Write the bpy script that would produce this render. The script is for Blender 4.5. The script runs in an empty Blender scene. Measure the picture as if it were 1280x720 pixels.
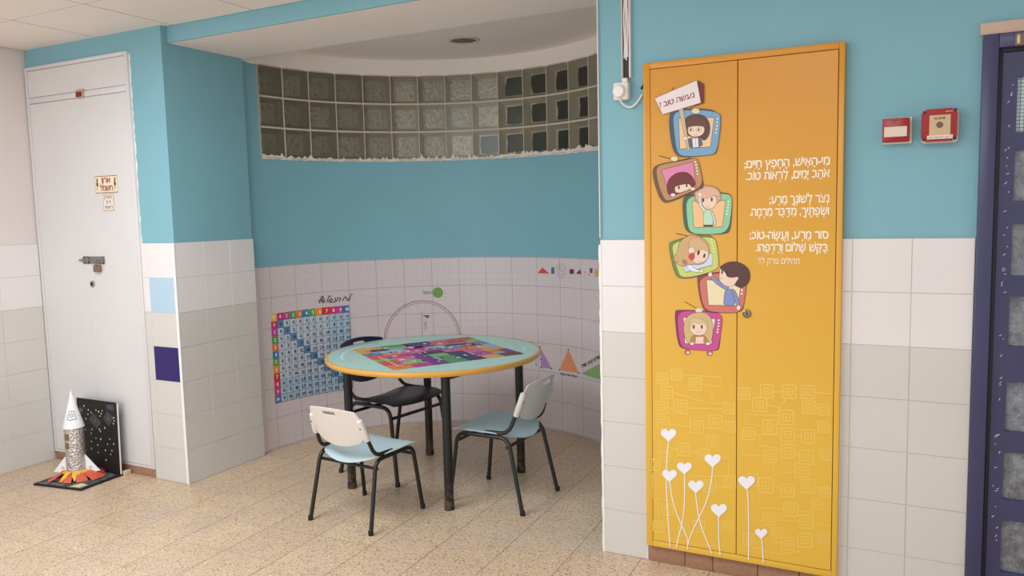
import bpy, bmesh, math, random
from mathutils import Vector, Matrix
from mathutils.geometry import tessellate_polygon
random.seed(7)
PI = math.pi
sc = bpy.context.scene
C = sc.collection

# ------------------------------------------------------------------ camera, light, exposure
FOC = 988.75
CAM = Vector((1.237, -3.221, 1.531))
YAW, PITCH, ROLL = 0.4788, -0.0962, -0.0240
Fw = Vector((-math.sin(YAW)*math.cos(PITCH), math.cos(YAW)*math.cos(PITCH), math.sin(PITCH)))
R0 = Vector((math.cos(YAW), math.sin(YAW), 0)); U0 = R0.cross(Fw)
Rt = R0*math.cos(ROLL) + U0*math.sin(ROLL)
Up = -R0*math.sin(ROLL) + U0*math.cos(ROLL)
cd = bpy.data.cameras.new('camera'); cam = bpy.data.objects.new('camera', cd); C.objects.link(cam)
cam.matrix_world = Matrix(((Rt.x, Up.x, -Fw.x, CAM.x), (Rt.y, Up.y, -Fw.y, CAM.y), (Rt.z, Up.z, -Fw.z, CAM.z), (0, 0, 0, 1)))
cd.sensor_fit = 'HORIZONTAL'; cd.sensor_width = 36; cd.lens = 36*FOC/1280; cd.clip_start = 0.02
sc.camera = cam
sc.view_settings.view_transform = 'Standard'; sc.view_settings.look = 'None'
sc.view_settings.gamma = 1; sc.view_settings.exposure = -0.09
sc.view_settings.use_curve_mapping = False

w = bpy.data.worlds.new('world'); sc.world = w; w.use_nodes = True
bg = w.node_tree.nodes['Background']; bg.inputs[0].default_value = (1.0, 0.98, 0.965, 1); bg.inputs[1].default_value = 0.80

def area(name, loc, target, sx, sy, power, col):
    l = bpy.data.lights.new(name, 'AREA'); l.shape = 'RECTANGLE'; l.size = sx; l.size_y = sy; l.energy = power; l.color = col
    o = bpy.data.objects.new(name, l); C.objects.link(o); o.location = loc
    o.rotation_euler = (Vector(target) - Vector(loc)).to_track_quat('-Z', 'Y').to_euler()
    return o
area('window_daylight', (-1.9, -4.4, 1.3), (-1.6, 0.5, 0.7), 2.2, 1.6, 45, (0.82, 0.93, 1.0))
area('ceiling_lamp', (-1.7, -1.75, 2.56), (-1.7, -1.75, 0), 1.2, 1.2, 62, (0.85, 0.945, 1.0))
area('ceiling_lamp', (0.8, -2.3, 2.56), (0.8, -2.3, 0), 1.2, 1.2, 36, (0.85, 0.945, 1.0))

# ------------------------------------------------------------------ helpers
def lin(c):
    c /= 255
    return c/12.92 if c <= 0.04045 else ((c+0.055)/1.055)**2.4
def rgb(h):
    if isinstance(h, str):
        h = h.lstrip('#'); h = tuple(int(h[i:i+2], 16) for i in (0, 2, 4))
    return tuple(lin(v) for v in h) + (1,)
_m = {}
def mat(col, rough=0.5, metal=0.0, spec=0.5, name=None):
    k = (col, rough, metal, spec)
    if k in _m: return _m[k]
    m = bpy.data.materials.new(name or 'paint_%s' % str(col)); m.use_nodes = True
    b = m.node_tree.nodes['Principled BSDF']
    b.inputs['Base Color'].default_value = rgb(col); b.inputs['Roughness'].default_value = rough
    b.inputs['Metallic'].default_value = metal; b.inputs['Specular IOR Level'].default_value = spec
    _m[k] = m
    return m
class NT:
    def __init__(s, name, rough=0.5):
        s.m = bpy.data.materials.new(name); s.m.use_nodes = True; s.t = s.m.node_tree; s.b = s.t.nodes['Principled BSDF']
        s.b.inputs['Roughness'].default_value = rough
    def n(s, typ, **kw):
        x = s.t.nodes.new(typ)
        for k, v in kw.items(): setattr(x, k, v)
        return x
    def l(s, a, b): s.t.links.new(a, b)
    def put(s, sock, v):
        if hasattr(v, 'is_linked'): s.l(v, sock)
        else: sock.default_value = v
    def math(s, op, a, b=0.0, c=0.0):
        x = s.n('ShaderNodeMath', operation=op); s.put(x.inputs[0], a); s.put(x.inputs[1], b); s.put(x.inputs[2], c)
        return x.outputs[0]
    def mix(s, f, a, b):
        x = s.n('ShaderNodeMix', data_type='RGBA'); s.put(x.inputs[0], f); s.put(x.inputs[6], a); s.put(x.inputs[7], b)
        return x.outputs[2]
    def noise(s, vec, scale, detail=3, rough=0.5):
        x = s.n('ShaderNodeTexNoise'); s.l(vec, x.inputs['Vector']); x.inputs['Scale'].default_value = scale
        x.inputs['Detail'].default_value = detail; x.inputs['Roughness'].default_value = rough
        return x.outputs['Fac']
    def ramp(s, v, a, b, clamp=True):
        x = s.n('ShaderNodeMapRange'); s.l(v, x.inputs[0]); x.inputs[1].default_value = a; x.inputs[2].default_value = b
        return x.outputs[0]
    def bump(s, h, strength, dist=0.01):
        x = s.n('ShaderNodeBump'); s.l(h, x.inputs['Height']); x.inputs['Strength'].default_value = strength; x.inputs['Distance'].default_value = dist
        s.l(x.outputs[0], s.b.inputs['Normal'])
    def pos(s): return s.n('ShaderNodeNewGeometry').outputs['Position']
    def obj(s): return s.n('ShaderNodeTexCoord').outputs['Object']

def wall_paint(name, col, var=0.05, rough=0.6, bump=0.12):
    s = NT(name, rough); p = s.pos()
    n = s.noise(p, 2.2, 4)
    c2 = tuple(max(0, v*(1-var*2)) for v in rgb(col)[:3]) + (1,)
    s.l(s.mix(s.ramp(n, 0.35, 0.75), rgb(col), c2), s.b.inputs['Base Color'])
    s.bump(s.noise(p, 90, 3), bump, 0.004)
    return s.m

M_BLUE = wall_paint('blue_wall_paint', (128, 179, 193), 0.03)
M_WHITE = wall_paint('white_wall_paint', (226, 216, 212), 0.02)
M_CEIL = wall_paint('ceiling_paint', (246, 234, 226), 0.02)
M_TILEW = wall_paint('white_painted_tile', (231, 225, 225), 0.02, 0.32, 0.05)
M_TILEG = wall_paint('grey_painted_tile', (213, 208, 203), 0.02, 0.32, 0.05)
M_GROUT = mat((196, 186, 180), 0.8)
M_CLOSET = wall_paint('closet_white_paint', (220, 217, 217), 0.02, 0.35, 0.05)
M_PALEBLUE = mat((176, 203, 222), 0.3)
M_PURPLE = mat((38, 22, 100), 0.3)
M_BLACKTUBE = mat((26, 23, 23), 0.38)
M_TRIMW = mat((238, 234, 232), 0.5)

def floor_material():
    s = NT('terrazzo', 0.3); p = s.pos()
    mp = s.n('ShaderNodeMapping'); s.l(p, mp.inputs['Vector'])
    mp.inputs['Rotation'].default_value = (0, 0, math.radians(-2.0)); mp.inputs['Location'].default_value = (0.03, 0.0, 0)
    sep = s.n('ShaderNodeSeparateXYZ'); s.l(mp.outputs[0], sep.inputs[0])
    T = 0.3
    gx = s.math('DIVIDE', s.math('ADD', sep.outputs[0], 30.0+0.117-0.02), T); gy = s.math('DIVIDE', s.math('ADD', sep.outputs[1], 30.0+0.015+0.04), T)
    fx = s.math('FRACT', gx); fy = s.math('FRACT', gy)
    wob = s.math('MULTIPLY', s.noise(p, 40, 2), 0.006)
    lx = s.math('LESS_THAN', fx, s.math('ADD', wob, 0.0105)); ly = s.math('LESS_THAN', fy, s.math('ADD', wob, 0.006))
    line = s.math('MAXIMUM', lx, s.math('MULTIPLY', ly, 0.6))
    cb = s.n('ShaderNodeCombineXYZ'); s.l(s.math('FLOOR', gx), cb.inputs[0]); s.l(s.math('FLOOR', gy), cb.inputs[1])
    wn = s.n('ShaderNodeTexWhiteNoise'); s.l(cb.outputs[0], wn.inputs[0])
    base = s.mix(wn.outputs['Value'], rgb((217, 192, 160)), rgb((207, 181, 151)))
    base = s.mix(s.ramp(s.noise(p, 5, 4), 0.4, 0.75), base, rgb((204, 180, 160)))
    v = s.n('ShaderNodeTexVoronoi'); s.l(p, v.inputs['Vector']); v.inputs['Scale'].default_value = 75
    cellr = s.n('ShaderNodeSeparateColor'); s.l(v.outputs['Color'], cellr.inputs[0])
    inside = s.math('LESS_THAN', v.outputs['Distance'], 0.33)
    brown = s.math('MULTIPLY', inside, s.math('LESS_THAN', cellr.outputs[0], 0.22))
    white = s.math('MULTIPLY', inside, s.math('GREATER_THAN', cellr.outputs[0], 0.93))
    tan = s.math('MULTIPLY', inside, s.math('GREATER_THAN', cellr.outputs[1], 0.7))
    base = s.mix(s.math('MULTIPLY', tan, 0.45), base, rgb((222, 194, 160)))
    base = s.mix(s.math('MULTIPLY', brown, 0.8), base, rgb((140, 92, 62)))
    base = s.mix(s.math('MULTIPLY', white, 0.8), base, rgb((238, 228, 214)))
    v2 = s.n('ShaderNodeTexVoronoi'); s.l(p, v2.inputs['Vector']); v2.inputs['Scale'].default_value = 170
    c2 = s.n('ShaderNodeSeparateColor'); s.l(v2.outputs['Color'], c2.inputs[0])
    base = s.mix(s.math('MULTIPLY', s.math('LESS_THAN', c2.outputs[0], 0.18), 0.55), base, rgb((150, 108, 80)))
    base = s.mix(s.math('MULTIPLY', line, 0.75), base, rgb((116, 78, 58)))
    # old plaster smears along the alcove threshold
    sp = s.n('ShaderNodeSeparateXYZ'); s.l(p, sp.inputs[0])
    dy = s.math('ABSOLUTE', s.math('ADD', s.math('ADD', sp.outputs[1], 0.02), s.math('MULTIPLY', s.math('ADD', sp.outputs[0], 0.3), -0.12)))
    my = s.ramp(dy, 0.10, 0.02); mx = s.math('MULTIPLY', s.ramp(sp.outputs[0], -0.75, -0.55), s.ramp(sp.outputs[0], 0.05, -0.02))
    sm = s.math('MULTIPLY', s.math('MULTIPLY', my, mx), s.ramp(s.noise(p, 12, 5, 0.65), 0.46, 0.62))
    base = s.mix(s.math('MULTIPLY', sm, 0.55), base, rgb((196, 190, 182)))
    s.l(base, s.b.inputs['Base Color'])
    s.l(s.math('ADD', s.math('MULTIPLY', s.noise(p, 9, 3), 0.25), 0.22), s.b.inputs['Roughness'])
    s.bump(s.math('SUBTRACT', 1.0, line), 0.15, 0.002)
    return s.m
M_FLOOR = floor_material()

class MB:
    """mesh collector"""
    def __init__(s): s.v = []; s.f = []; s.mi = []; s.mats = []; s.sm = []
    def mid(s, m):
        if m not in s.mats: s.mats.append(m)
        return s.mats.index(m)
    def add(s, vs, fs, m, smooth=False):
        o = len(s.v); s.v += [tuple(v) for v in vs]; k = s.mid(m)
        for f in fs: s.f.append([i+o for i in f]); s.mi.append(k); s.sm.append(smooth)
    def box(s, a, b, m):
        (x0, y0, z0), (x1, y1, z1) = a, b
        x0, x1 = sorted((x0, x1)); y0, y1 = sorted((y0, y1)); z0, z1 = sorted((z0, z1))
        vs = [(x0,y0,z0),(x1,y0,z0),(x1,y1,z0),(x0,y1,z0),(x0,y0,z1),(x1,y0,z1),(x1,y1,z1),(x0,y1,z1)]
        s.add(vs, [(0,3,2,1),(4,5,6,7),(0,1,5,4),(1,2,6,5),(2,3,7,6),(3,0,4,7)], m)
    def rbox(s, a, b, m, r=0.004, seg=2):
        bm = bmesh.new(); bmesh.ops.create_cube(bm, size=1)
        A, B = Vector(a), Vector(b)
        for v in bm.verts: v.co = Vector(((A[i]+B[i])/2 + v.co[i]*abs(B[i]-A[i]) for i in range(3)))
        bmesh.ops.bevel(bm, geom=list(bm.edges), offset=r, segments=seg, affect='EDGES', profile=0.5)
        s.bm(bm, m, True)
    def bm(s, bm, m, smooth=False, mx=None):
        bm.verts.index_update()
        s.add([(mx @ v.co if mx else v.co) for v in bm.verts], [[v.index for v in f.verts] for f in bm.faces], m, smooth); bm.free()
    def tube(s, pts, r, m, seg=10, cap=True):
        pts = [Vector(p) for p in pts]; n = len(pts); rs = r if isinstance(r, (list, tuple)) else [r]*n
        t0 = (pts[1]-pts[0]).normalized(); nx = t0.orthogonal().normalized(); vs = []
        for i, p in enumerate(pts):
            t = (pts[min(i+1, n-1)] - pts[max(i-1, 0)]).normalized()
            nx = (nx - t*nx.dot(t)).normalized(); by = t.cross(nx)
            for k in range(seg):
                a = 2*PI*k/seg; vs.append(p + (nx*math.cos(a) + by*math.sin(a))*rs[i])
        fs = [(i*seg+k, i*seg+(k+1) % seg, (i+1)*seg+(k+1) % seg, (i+1)*seg+k) for i in range(n-1) for k in range(seg)]
        if cap: fs += [tuple(reversed(range(seg))), tuple(range((n-1)*seg, n*seg))]
        s.add(vs, fs, m, True)
    def lathe(s, prof, c, m, seg=32, smooth=True, axis='Z', ring=False):
        c = Vector(c); vs = []
        for (r, h) in prof:
            for k in range(seg):
                a = 2*PI*k/seg; p = Vector((r*math.cos(a), r*math.sin(a), h))
                if axis == 'Y': p = Vector((p.x, -p.z, p.y))
                vs.append(c + p)
        n = len(prof)
        fs = [(i*seg+k, i*seg+(k+1) % seg, (i+1)*seg+(k+1) % seg, (i+1)*seg+k) for i in range(n-1) for k in range(seg)]
        if prof[0][0] > 1e-6 and not ring: fs.append(tuple(reversed(range(seg))))
        if prof[-1][0] > 1e-6 and not ring: fs.append(tuple(range((n-1)*seg, n*seg)))
        s.add(vs, fs, m, smooth)
    def prism(s, poly, f0, f1, m):
        """poly: 2D outline; f0/f1 map (a,b) to the two faces"""
        n = len(poly); vs = [f0(*p) for p in poly] + [f1(*p) for p in poly]
        tri = tessellate_polygon([[Vector((p[0], p[1], 0)) for p in poly]])
        fs = [tuple(t) for t in tri] + [tuple(i+n for i in reversed(t)) for t in tri]
        fs += [(i, i+n, (i+1) % n+n, (i+1) % n) for i in range(n)]
        s.add(vs, fs, m)
    def build(s, name, parent=None, sharp=35, origin=None):
        me = bpy.data.meshes.new(name)
        org = Vector(origin) if origin is not None else Vector((0, 0, 0))
        me.from_pydata([Vector(v)-org for v in s.v], [], s.f)
        for m in s.mats: me.materials.append(m)
        me.polygons.foreach_set('material_index', s.mi); me.polygons.foreach_set('use_smooth', s.sm)
        if any(s.sm):
            bm = bmesh.new(); bm.from_mesh(me); bmesh.ops.recalc_face_normals(bm, faces=bm.faces); bm.to_mesh(me); bm.free()
            me.set_sharp_from_angle(angle=math.radians(sharp))
        me.update()
        o = bpy.data.objects.new(name, me); C.objects.link(o); o.location = org
        if parent: o.parent = parent
        return o
def tag(o, label=None, cat=None, group=None, kind=None):
    if label: o['label'] = label
    if cat: o['category'] = cat
    if group: o['group'] = group
    if kind: o['kind'] = kind
    return o
def thing(name, label, cat, loc=(0, 0, 0), rz=0, group=None):
    o = bpy.data.objects.new(name, None); C.objects.link(o); o.location = loc; o.rotation_euler = (0, 0, rz); o.empty_display_size = 0.05
    return tag(o, label, cat, group)
def struct(mb, name): return tag(mb.build(name), kind='structure')
def attach(o, parent):
    """parent a part built in world coordinates, keeping its place"""
    o.parent = parent
    m = Matrix.Translation(parent.location) @ parent.rotation_euler.to_matrix().to_4x4()
    o.matrix_parent_inverse = m.inverted()
    return o
def fillet(pts, r, n=6):
    out = [Vector(pts[0])]
    for i in range(1, len(pts)-1):
        p0, p, p1 = Vector(pts[i-1]), Vector(pts[i]), Vector(pts[i+1])
        a = (p0-p); b = (p1-p); rr = min(r, a.length*0.48, b.length*0.48)
        A = p + a.normalized()*rr; B = p + b.normalized()*rr
        for k in range(n+1):
            t = k/n; out.append(A*(1-t)**2 + p*2*t*(1-t) + B*t*t)
    out.append(Vector(pts[-1]))
    return out
def chaikin(pts, n=2, closed=True):
    pts = [tuple(p) for p in pts]
    for _ in range(n):
        q = []; L = len(pts)
        if not closed: q.append(pts[0])
        for i in range(L if closed else L-1):
            a, b = pts[i], pts[(i+1) % L]
            q.append(tuple(0.75*a[k]+0.25*b[k] for k in range(2))); q.append(tuple(0.25*a[k]+0.75*b[k] for k in range(2)))
        if not closed: q.append(pts[-1])
        pts = q
    return pts
def ell(cx, cy, rx, ry, rot=0, n=24, a0=0, a1=360):
    out = []
    for k in range(n if a1-a0 >= 360 else n+1):
        a = math.radians(a0 + (a1-a0)*k/n); x, y = rx*math.cos(a), ry*math.sin(a); c, s_ = math.cos(math.radians(rot)), math.sin(math.radians(rot))
        out.append((cx + x*c - y*s_, cy + x*s_ + y*c))
    return out

# points of real planes and of the curved wall, found from the photograph's camera
def ray(u, v): return Fw + Rt*((u-640)/FOC) - Up*((v-360)/FOC)
def on_y(u, v, y): d = ray(u, v); p = CAM + d*((y-CAM.y)/d.y); return (p.x, p.z)
def on_z(u, v, z): d = ray(u, v); p = CAM + d*((z-CAM.z)/d.z); return (p.x, p.y)
CX, CY, CR = -1.3, 0.52, 1.238
def on_cyl(u, v, r=CR):
    d = ray(u, v); ox, oy = CAM.x-CX, CAM.y-CY
    a = d.x*d.x+d.y*d.y; b = ox*d.x+oy*d.y; c = ox*ox+oy*oy-r*r
    t = (-b+math.sqrt(b*b-a*c))/a
    return (-math.atan2(oy+d.y*t, ox+d.x*t)*CR, CAM.z+d.z*t)      # (arc length growing to the right, height)
def cyl(s_, z, r=CR):
    a = -s_/CR
    return Vector((CX + r*math.cos(a), CY + r*math.sin(a), z))

class Print:
    """flat printed shapes laid on a surface, later shapes on top of earlier ones"""
    def __init__(s, place, eps=0.00012, base=0.0006, cut=None):
        s.mb = MB(); s.place = place; s.h = base; s.eps = eps; s.cut = cut
    def poly(s, pts, col, line=None, lw=0.0016, lift=True):
        if lift: s.h += s.eps
        m = mat(col, 0.45) if not hasattr(col, 'node_tree') else col
        tri = tessellate_polygon([[Vector((p[0], p[1], 0)) for p in pts]])
        s.mb.add([s.place(p[0], p[1], s.h) for p in pts], [tuple(t) for t in tri], m)
        if line: s.stroke(list(pts)+[pts[0]], line, lw)
    def stroke(s, pts, col, lw, closed=False):
        s.h += s.eps
        m = mat(col, 0.45) if not hasattr(col, 'node_tree') else col
        V = [Vector(p[:2]) for p in pts]; L = []; Rr = []
        n = len(V); loop = (V[0]-V[-1]).length < 1e-7
        for i in range(n):
            a = V[i-1] if i > 0 else (V[-2] if loop else V[i]); b = V[i+1] if i < n-1 else (V[1] if loop else V[i])
            t = (b-a)
            t = t.normalized() if t.length > 1e-9 else Vector((1, 0)); nn = Vector((-t.y, t.x))*lw/2
            L.append(V[i]+nn); Rr.append(V[i]-nn)
        vs = [s.place(p.x, p.y, s.h) for p in L+Rr]
        s.mb.add(vs, [(i, i+1, n+i+1, n+i) for i in range(n-1)], m)
    def rect(s, x0, y0, x1, y1, col, **k): s.poly([(x0, y0), (x1, y0), (x1, y1), (x0, y1)], col, **k)
    def build(s, name, parent, label=None):
        o = s.mb.build(name); attach(o, parent)
        if label: o['label'] = label
        return o

_g = {}
def glyph(ch, weight=0.0, res=2):
    k = (ch, weight, res)
    if k in _g: return _g[k]
    c = bpy.data.curves.new('g', 'FONT'); c.body = ch; c.resolution_u = res; c.fill_mode = 'NONE'
    o = bpy.data.objects.new('g', c); C.objects.link(o); bpy.context.view_layer.update()
    me = o.to_mesh(); co = [(v.co.x, v.co.y) for v in me.vertices]; nb = {}
    for e in me.edges:
        a, b = e.vertices; nb.setdefault(a, []).append(b); nb.setdefault(b, []).append(a)
    o.to_mesh_clear(); bpy.data.objects.remove(o); bpy.data.curves.remove(c)
    loops, seen = [], set()
    for a in sorted(nb):
        if a in seen: continue
        L = [a]; seen.add(a); cur = a
        while True:
            nx = [b for b in sorted(nb[cur], key=lambda b: (b != cur+1, b)) if b not in seen]
            if not nx: break
            cur = nx[0]; seen.add(cur); L.append(cur)
        P = []
        for q in L:
            if not P or abs(co[q][0]-P[-1][0])+abs(co[q][1]-P[-1][1]) > 1e-5: P.append(co[q])
        if len(P) > 2: loops.append(P)
    sa = lambda P: sum(P[k-1][0]*P[k][1]-P[k][0]*P[k-1][1] for k in range(len(P)))/2
    vs, fs = [], []
    if loops:
        big = max(loops, key=lambda P: abs(sa(P))); sg = sa(big) > 0
        outs = [P for P in loops if (sa(P) > 0) == sg]; holes = [P for P in loops if (sa(P) > 0) != sg]
        def inside(pt, P):
            r = False
            for k in range(len(P)):
                (x1, y1), (x2, y2) = P[k-1], P[k]
                if (y1 > pt[1]) != (y2 > pt[1]) and pt[0] < (x2-x1)*(pt[1]-y1)/(y2-y1)+x1: r = not r
            return r
        for P in outs:
            G = [P]+[h for h in holes if inside(h[0], P)]; flat = [q for g in G for q in g]; off = len(vs)
            vs += flat; fs += [tuple(t_+off for t_ in t) for t in tessellate_polygon([[Vector((a, b, 0)) for a, b in g] for g in G])]
    x0 = min((v[0] for v in vs), default=0); x1 = max((v[0] for v in vs), default=0.3)
    _g[k] = ([(x-x0, y) for x, y in vs], fs, x1-x0)
    return _g[k]
NIQ = '\u05b0\u05b1\u05b2\u05b3\u05b4\u05b5\u05b6\u05b7\u05b8\u05b9\u05bb\u05bc\u05c1\u05c2'
def layout(text, weight=0.012, rtl=True, gap=0.075, res=2):
    """2D triangles of a line of text, unit em; x runs 0..width"""
    units = []
    for ch in text:
        if ch in NIQ and units: units[-1][1].append(ch)
        else: units.append([ch, []])
    if rtl: units.reverse()
    V, Fc = [], []; x = 0; Hh = []
    for ch, marks in units:
        if ch == ' ': x += 0.27; continue
        vs, fs, wd = glyph(ch, weight, res); o = len(V)
        V += [(x+a, b, 0) for a, b in vs]; Fc += [tuple(i+o for i in f) for f in fs]
        for mk in marks:
            mv, mf, mw = glyph(mk, weight*0.5, res)
            if mk == '\u05c1': px = x+wd-mw
            elif mk == '\u05c2': px = x
            elif mk == '\u05b9': px = x-mw*0.3
            else: px = x+wd/2-mw/2
            if mk == '\u05bc': px = x+wd*0.45-mw/2
            o = len(V); V += [(px+a, b, 1) for a, b in mv]; Fc += [tuple(i+o for i in f) for f in mf]
        x += wd + gap
    return V, Fc, max(x-gap, 0.01)
def text_on(pr, text, x0, x1, y, col, weight=0.012, rtl=True, hscale=None, rot=0, slant=0, res=2, h=None, center=None):
    """fit a line between x0 and x1 with its baseline at y (or height h, centred at center)"""
    bold = weight; V, Fc, wd = layout(text, 0.0, rtl, res=res)
    pr.h += pr.eps
    if center is None: sx = (x1-x0)/wd; sy = hscale if hscale else sx
    else: sx = sy = h; x0 = center - wd*sx/2
    c, s_ = math.cos(rot), math.sin(rot)
    for da, db in ([(0, 0)] if bold < 0.015 else [(-bold, 0), (bold, 0), (0, bold), (0, -bold)]):
        out = []; pr.h += 0.00006
        for a, b, q in V:
            px, py = (a + da + b*slant)*sx, (b+db)*sy
            out.append(pr.place(x0 + px*c - py*s_, y + px*s_ + py*c, pr.h+0.00003*q))
        pr.mb.add(out, Fc, mat(col, 0.45))

# ------------------------------------------------------------------ the room
XL, YC, XB = -3.745, -0.135, -2.516          # left wall, closet front, box side
HD, HC, HS, HR = 1.4, 2.6, 2.51, 2.61
m = MB(); m.box((-4.2, -5.2, -0.1), (3.2, 2.0, 0), M_FLOOR); struct(m, 'floor')

# suspended ceiling: 60 cm panels on a thin grid
m = MB(); m.box((-4.0, -5.2, HC+0.004), (3.2, -0.08, HC+0.06), mat((150, 132, 120), 0.8))
xs = [XL]+[-3.06+0.6*k for k in range(11)]; ys = [-0.082, -0.605]+[-0.605-0.6*k for k in range(1, 8)]
for i in range(len(xs)-1):
    for j in range(len(ys)-1):
        g = 0.005
        m.box((xs[i]+g, ys[j+1]+g, HC), (xs[i+1]-g, ys[j]-g, HC+0.006), M_CEIL)
struct(m, 'ceiling')

m = MB(); m.box((XL-0.1, -5.2, 0), (XL-0.008, YC+0.3, HC+0.05), M_WHITE); wall_l = struct(m, 'wall_left')
def dado(name, org, ud, nd, us, parent=None, rows=7, special=None, first_white=2):
    """painted wall tiles with fine joints: us = joint positions along ud"""
    mb = MB(); O = Vector(org); u = Vector(ud); nn = Vector(nd); th = 0.010
    def pt(a, z, d): return O + u*a + Vector((0, 0, z)) + nn*d
    def slab(a0, a1, z0, z1, d0, d1, mm, ch=0.0015):
        vs = [pt(a0, z0, d0), pt(a1, z0, d0), pt(a1, z1, d0), pt(a0, z1, d0), pt(a0+ch, z0+ch, d1), pt(a1-ch, z0+ch, d1), pt(a1-ch, z1-ch, d1), pt(a0+ch, z1-ch, d1)]
        mb.add(vs, [(4,5,6,7),(0,1,5,4),(1,2,6,5),(2,3,7,6),(3,0,4,7)], mm)
    slab(us[0], us[-1], 0, HD, -0.012, -0.0022, M_GROUT, 0.0)
    for r in range(rows):
        z1 = HD-0.2*r; z0 = z1-0.2
        for k in range(len(us)-1):
            mm = M_TILEW if r < first_white else M_TILEG
            if special and (r, k) in special: mm = special[(r, k)]
            j = random.uniform(-0.0004, 0.0004); e = 0.0006
            slab(us[k]+e, us[k+1]-e, max(z0+e, 0.001), z1-e, -0.0025, j, mm)
    o = mb.build(name); tag(o, kind='structure')
    if parent: attach(o, parent)
    return o
dado('tile_dado', (XL, 0, 0), (0, 1, 0), (1, 0, 0), [-4.6+0.2*k+0.006 for k in range(22)]+[YC-0.004], wall_l)

# closet wall: the box front with its blue paint, blue strip over the closet
m = MB()
m.box((-2.787, YC+0.012, 0), (XB+0.0, YC+0.6, HC+0.05), M_BLUE)
m.box((XL, YC+0.012, 2.492), (-2.787, YC+0.6, HC+0.05), M_BLUE)
m.box((XL, YC+0.06, 0), (-2.787, YC+0.6, 2.492), M_CLOSET)
wall_c = struct(m, 'wall_closet')
dado('tile_dado', (0, YC, 0), (1, 0, 0), (0, -1, 0), [-2.785, -2.730, XB+0.0], wall_c, special={(1, 1): M_PALEBLUE, (3, 1): M_PURPLE})
dado('tile_dado', (XB+0.012, 0, 0), (0, 1, 0), (1, 0, 0), [YC+0.004, YC+0.2, YC+0.4, YC+0.6], wall_c)
m = MB(); m.box((XB+0.0005, YC-0.002, 0.0), (XB+0.0135, YC+0.002, HD), M_TRIMW); m.box((XB-0.005, YC-0.002, 0.0), (XB+0.0005, YC+0.0, HD), M_TRIMW); attach(tag(m.build('corner_trim'), kind='structure'), wall_c)

# curved alcove wall
def cyl_strip(mb, s0, s1, z0, z1, r, mm, n=72, r2=None):
    vs, fs = [], []
    for k in range(n+1):
        a = s0+(s1-s0)*k/n; vs += [cyl(a, z0, r), cyl(a, z1, r)]
    fs = [(2*k, 2*k+2, 2*k+3, 2*k+1) for k in range(n)]
    mb.add(vs, fs, mm, True)
SA, SB = -math.radians(180)*CR, -math.radians(-4)*CR
WT0, WT1 = -math.radians(176.1)*CR, -math.radians(176.1-8.95*19)*CR     # glass block window
Z0W, Z1W = 1.915, 2.503
m = MB()
cyl_strip(m, SA, SB, 0, Z0W, CR, M_BLUE); cyl_strip(m, SA, WT0, Z0W, Z1W, CR, M_BLUE, 4); cyl_strip(m, WT1, SB, Z0W, Z1W, CR, M_BLUE, 4)
m.add([(XB-0.012, YC+0.5, 0), (CX-CR, CY, 0), (CX-CR, CY, HS), (XB-0.012, YC+0.5, HS)], [(0, 1, 2, 3)], M_BLUE)
m.box((-0.03, 0.12, 0), (0.0, 0.6, HC), M_BLUE)
struct(m, 'wall_alcove')
# soffit with its raised half-moon
m = MB()
m.box((XB-0.03, -0.066, HS), (0.0, 0.47, HS+0.1), M_CEIL)
m.add([(XB-0.012, YC+0.5, HS-0.01), (CX-CR+0.004, CY, Z1W), (CX-CR+0.004, CY, HR), (XB-0.012, YC+0.5, HR)], [(0, 1, 2, 3)], M_CEIL)
m.box((XB-0.05, 0.47, HR), (0.0, 1.85, HR+0.05), M_CEIL)
cyl_strip(m, SA, SB, Z1W, HR, CR-0.004, M_CEIL)
struct(m, 'ceiling_alcove')
m = MB(); m.box((XB, -0.08, HS+0.001), (0.0, -0.066, HC+0.06), M_BLUE); struct(m, 'trim_beam')

# front wall with the orange cabinet
m = MB(); m.box((0.0, 0.011, 0), (0.207, 0.12, HC+0.05), M_BLUE); m.box((0.974, 0.011, 0), (1.408, 0.12, HC+0.05), M_BLUE)
m.box((0.207, 0.011, 2.122), (0.974, 0.12, HC+0.05), M_BLUE); m.box((1.408, 0.011, 2.134), (3.2, 0.12, HC+0.05), M_BLUE); m.box((2.36, 0.011, 0), (3.2, 0.12, 2.134), M_BLUE)
m.box((0.207, 0.05, 0), (0.974, 0.12, 2.122), M_BLUE)
wall_f = struct(m, 'wall_front')
dado('tile_dado', (0, 0, 0), (1, 0, 0), (0, -1, 0), [0.0, 0.2055], wall_f)
dado('tile_dado', (0, 0, 0), (1, 0, 0), (0, -1, 0), [0.976, 1.008, 1.208, 1.406], wall_f)
# ragged white corner strip of the pillar
m = MB(); pts = []
z = 0.0; L = []; Rr = []
while z < HD+0.01:
    L.append((-0.004-random.uniform(0, 0.004), z)); Rr.append((0.004+random.uniform(0, 0.002), z)); z += 0.03
vs = [(a, -0.0015, zz) for a, zz in L]+[(a, -0.0015, zz) for a, zz in Rr]; n = len(L)
m.add(vs, [(i, n+i, n+i+1, i+1) for i in range(n-1)], M_TRIMW)
vs = [(a, 0.0, zz) for a, zz in L]+[(a, -0.0015, zz) for a, zz in L]
m.add(vs, [(i, n+i, n+i+1, i+1) for i in range(n-1)], M_TRIMW)
m.box((-0.0015, -0.001, HD+0.01), (0.0015, 0.0109, HC), M_TRIMW)
attach(tag(m.build('corner_trim'), kind='structure'), wall_f)

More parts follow.
